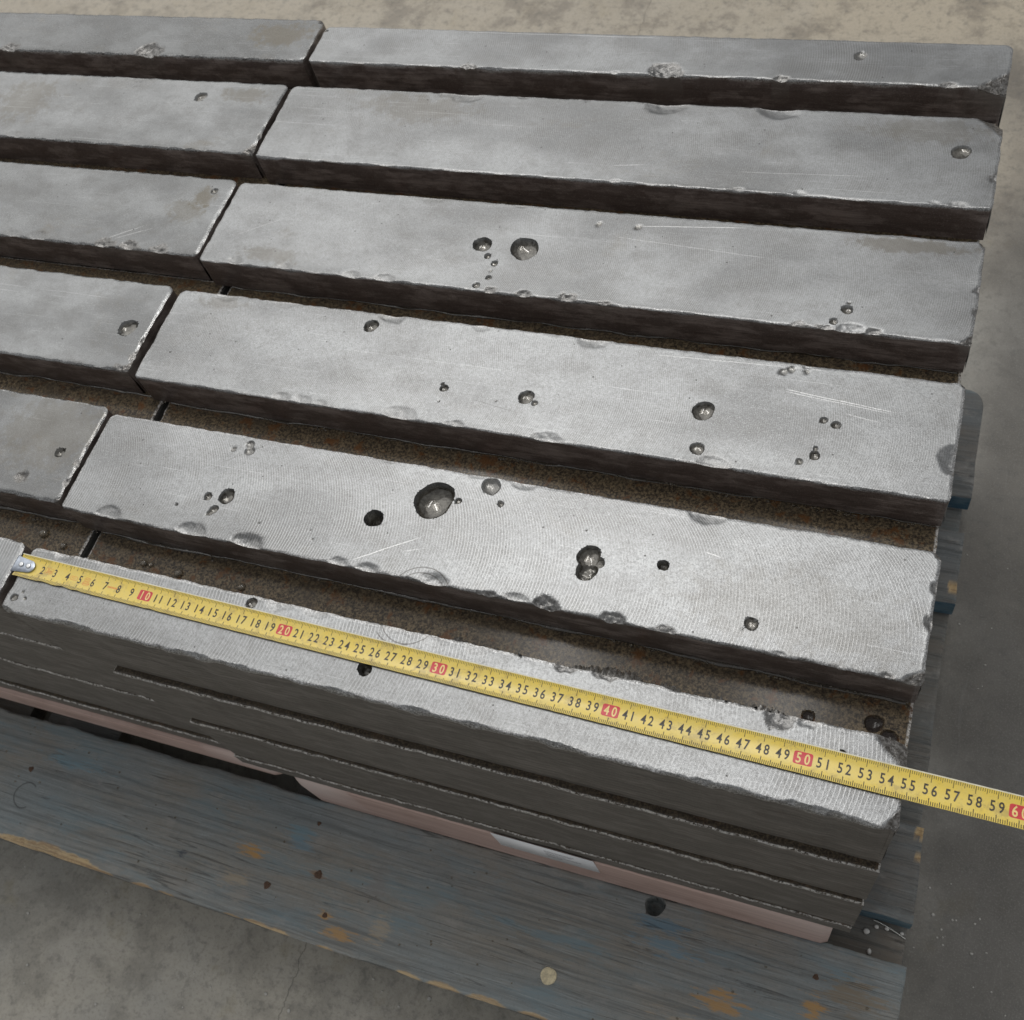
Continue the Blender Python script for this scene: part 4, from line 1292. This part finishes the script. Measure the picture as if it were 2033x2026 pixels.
pebs = [(556.1, 9.7, 2.6, 2.2), (562.7, 14.9, 1.9, 1.6), (570.0, 15.5, 1.8, 1.5), (581.0, 14.9, 1.6, 1.3), (548.4, -9.2, 3.4, 2.4), (559.9, -4.1, 1.6, 2.4), (561.5, -9.4, 1.5, 1.4)]
pl = ('beside the foot of the bars', 'second along the blue edge', 'third along the blue edge', 'farthest right', 'the largest, against the front board', 'alone mid gap', 'small one touching the front board')
for i, (x, y, rx, ry) in enumerate(pebs):
    V, T3 = [], []
    lump(V, T3, x, y, ZD - 22.1, rx, ry, 1.5, i)
    o = mesh_from('white_pebble', V, [], [PEB], smooth=True, origin=(x, y, ZD - 22.1), tris=T3)
    tag(o, 'tiny white pebble in the lower right pallet gap, ' + pl[i], 'pebble', 'white pebbles in the pallet gap')

CURL = plain('metal_swarf', (0.55, 0.55, 0.53), 0.25, 0.9, 0.1, 0.5)
V, Q = [], []
for k in range(13):
    t = k / 12
    x, y = 560 + 24 * t, 18.8 - 7.5 * t ** 1.4
    V += [(x, y - 0.5, ZD - 20.3), (x, y + 0.5, ZD - 19.0), (x, y + 0.6, ZD - 19.6), (x, y - 0.2, ZD - 20.9)]
for k in range(12):
    for j in range(4):
        a, b = 4 * k + j, 4 * k + (j + 1) % 4
        Q.append((a, b, b + 4, a + 4))
tag(mesh_from('metal_shaving', V, Q, [CURL], smooth=True, origin=(570, 15, ZD - 22)), 'thin bright metal shaving by the blue board edge at lower right', 'shaving')

# uncountable grit and drips
def grit(name, spots, mat, label):
    V, T3 = [], []
    for i, (x, y, z, r) in enumerate(spots):
        lump(V, T3, x, y, z - r * 0.1, r, r * random.uniform(0.6, 1.1), r * 0.45, i)
    o = mesh_from(name, V, [], [mat], smooth=True, origin=(0, 0, spots[0][2]), tris=T3)
    tag(o, label, 'grit', None, 'stuff')


def fillet(name, xa, xb, yfoot, dirn, w0, h0, mat, label, seed, rough=0.12):
    """wandering wet bead of oil lying in the corner where a bar's flank meets the groove"""
    xs = np.arange(xa, xb, 0.9)
    wn = w0 * np.clip(fbm(xs / 26.0, xs * 0 + 2.0, seed, 4) * 2.6 - 0.45, 0.12, 2.0)
    hn = h0 * np.clip(fbm(xs / 17.0, xs * 0 + 8.0, seed + 3, 4) * 2.2 - 0.3, 0.15, 2.0)
    V, Q = [], []
    m = 6
    for i, x in enumerate(xs):
        for k in range(m):
            a = k / (m - 1) * math.pi / 2
            jt = 1 + rough * (random.random() - 0.5)
            V.append((x, yfoot + dirn * wn[i] * math.sin(a) * jt, -28.0 + hn[i] * math.cos(a) * jt + (0.02 if k < m - 1 else -0.05)))
    for i in range(len(xs) - 1):
        for k in range(m - 1):
            a, b = i * m + k, (i + 1) * m + k
            Q.append((a, a + 1, b + 1, b) if dirn < 0 else (a, b, b + 1, a + 1))
    o = mesh_from(name, V, Q, [mat], smooth=True, origin=(xa, yfoot, -28))
    tag(o, label, 'oil', None, 'stuff')


OILM = plain('dark_wet_oil', (0.035, 0.026, 0.016), 0.12, 0.0, 0.3, 0.3, 0.0002, 1.0)
FROTH = plain('grey_wet_sludge', (0.26, 0.25, 0.235), 0.28, 0.5, 0.5, 0.5, 0.0006, 0.6)
fillet('oil_line', 18, 540, 75.4, -1, 1.5, 0.8, OILM, 'glistening oil line along the foot of the bar with deep blow holes', 91)
fillet('oil_line', -110, 8, 78.3, -1, 1.5, 0.8, OILM, 'glistening oil line in the front groove at the left', 92)
fillet('oil_line', 18, 541, 183.6, -1, 1.5, 0.8, OILM, 'glistening oil line along the foot of the second bar behind the tape', 93)
fillet('oil_line', -180, 8, 187.3, -1, 1.5, 0.8, OILM, 'glistening oil line in the second groove at the left', 94)
fillet('oil_line', 18, 541, 293.1, -1, 1.5, 0.8, OILM, 'glistening oil line in the third groove from the front', 95)
fillet('wet_sludge', 292, 488, 44.7, 1, 7.5, 21.0, FROTH, 'lumpy grey wet sludge along the back of the bar carrying the tape', 96, 0.35)

sp = [(random.uniform(-260, 360), random.uniform(-420, -122), -ZO, random.choice((0.7, 0.9, 1.0, 1.3, 1.8))) for _ in range(95)]
sp += [(random.uniform(592, 760), random.uniform(-80, 420), -ZO, random.choice((0.5, 0.6, 0.7, 0.8, 1.1))) for _ in range(22)]
sp += [(random.uniform(600, 680), random.uniform(20, 110), -ZO, random.choice((0.8, 1.0, 1.5))) for _ in range(14)]
grit('floor_grit', sp, plain('pale_grit', (0.48, 0.47, 0.44), 0.7, 0, 0.2, 0.6), 'pale grit and crumbs scattered on the concrete floor')
sp = [(random.uniform(-240, 570), random.uniform(-112, -18), ZD, random.choice((0.6, 0.7, 0.9, 1.1))) for _ in range(70)]
grit('board_drips', sp, WATER, 'small water drips scattered on the front pallet board')
sp = []
for _ in range(170):
    s = random.uniform(-60, 540)
    sp.append((s, random.uniform(73.2, 75.2), -28, random.uniform(0.4, 1.0)))
for _ in range(130):
    s = random.uniform(0, 540)
    sp.append((s, random.uniform(181.0, 183.4), -28, random.uniform(0.4, 1.0)))
for _ in range(160):
    s = random.uniform(300, 540)
    sp.append((s, random.uniform(46.5, 52), -28, random.uniform(0.4, 1.1)))
grit('groove_oil_beads', sp, WATER, 'tiny oil beads along the foot of the bars in the grooves')
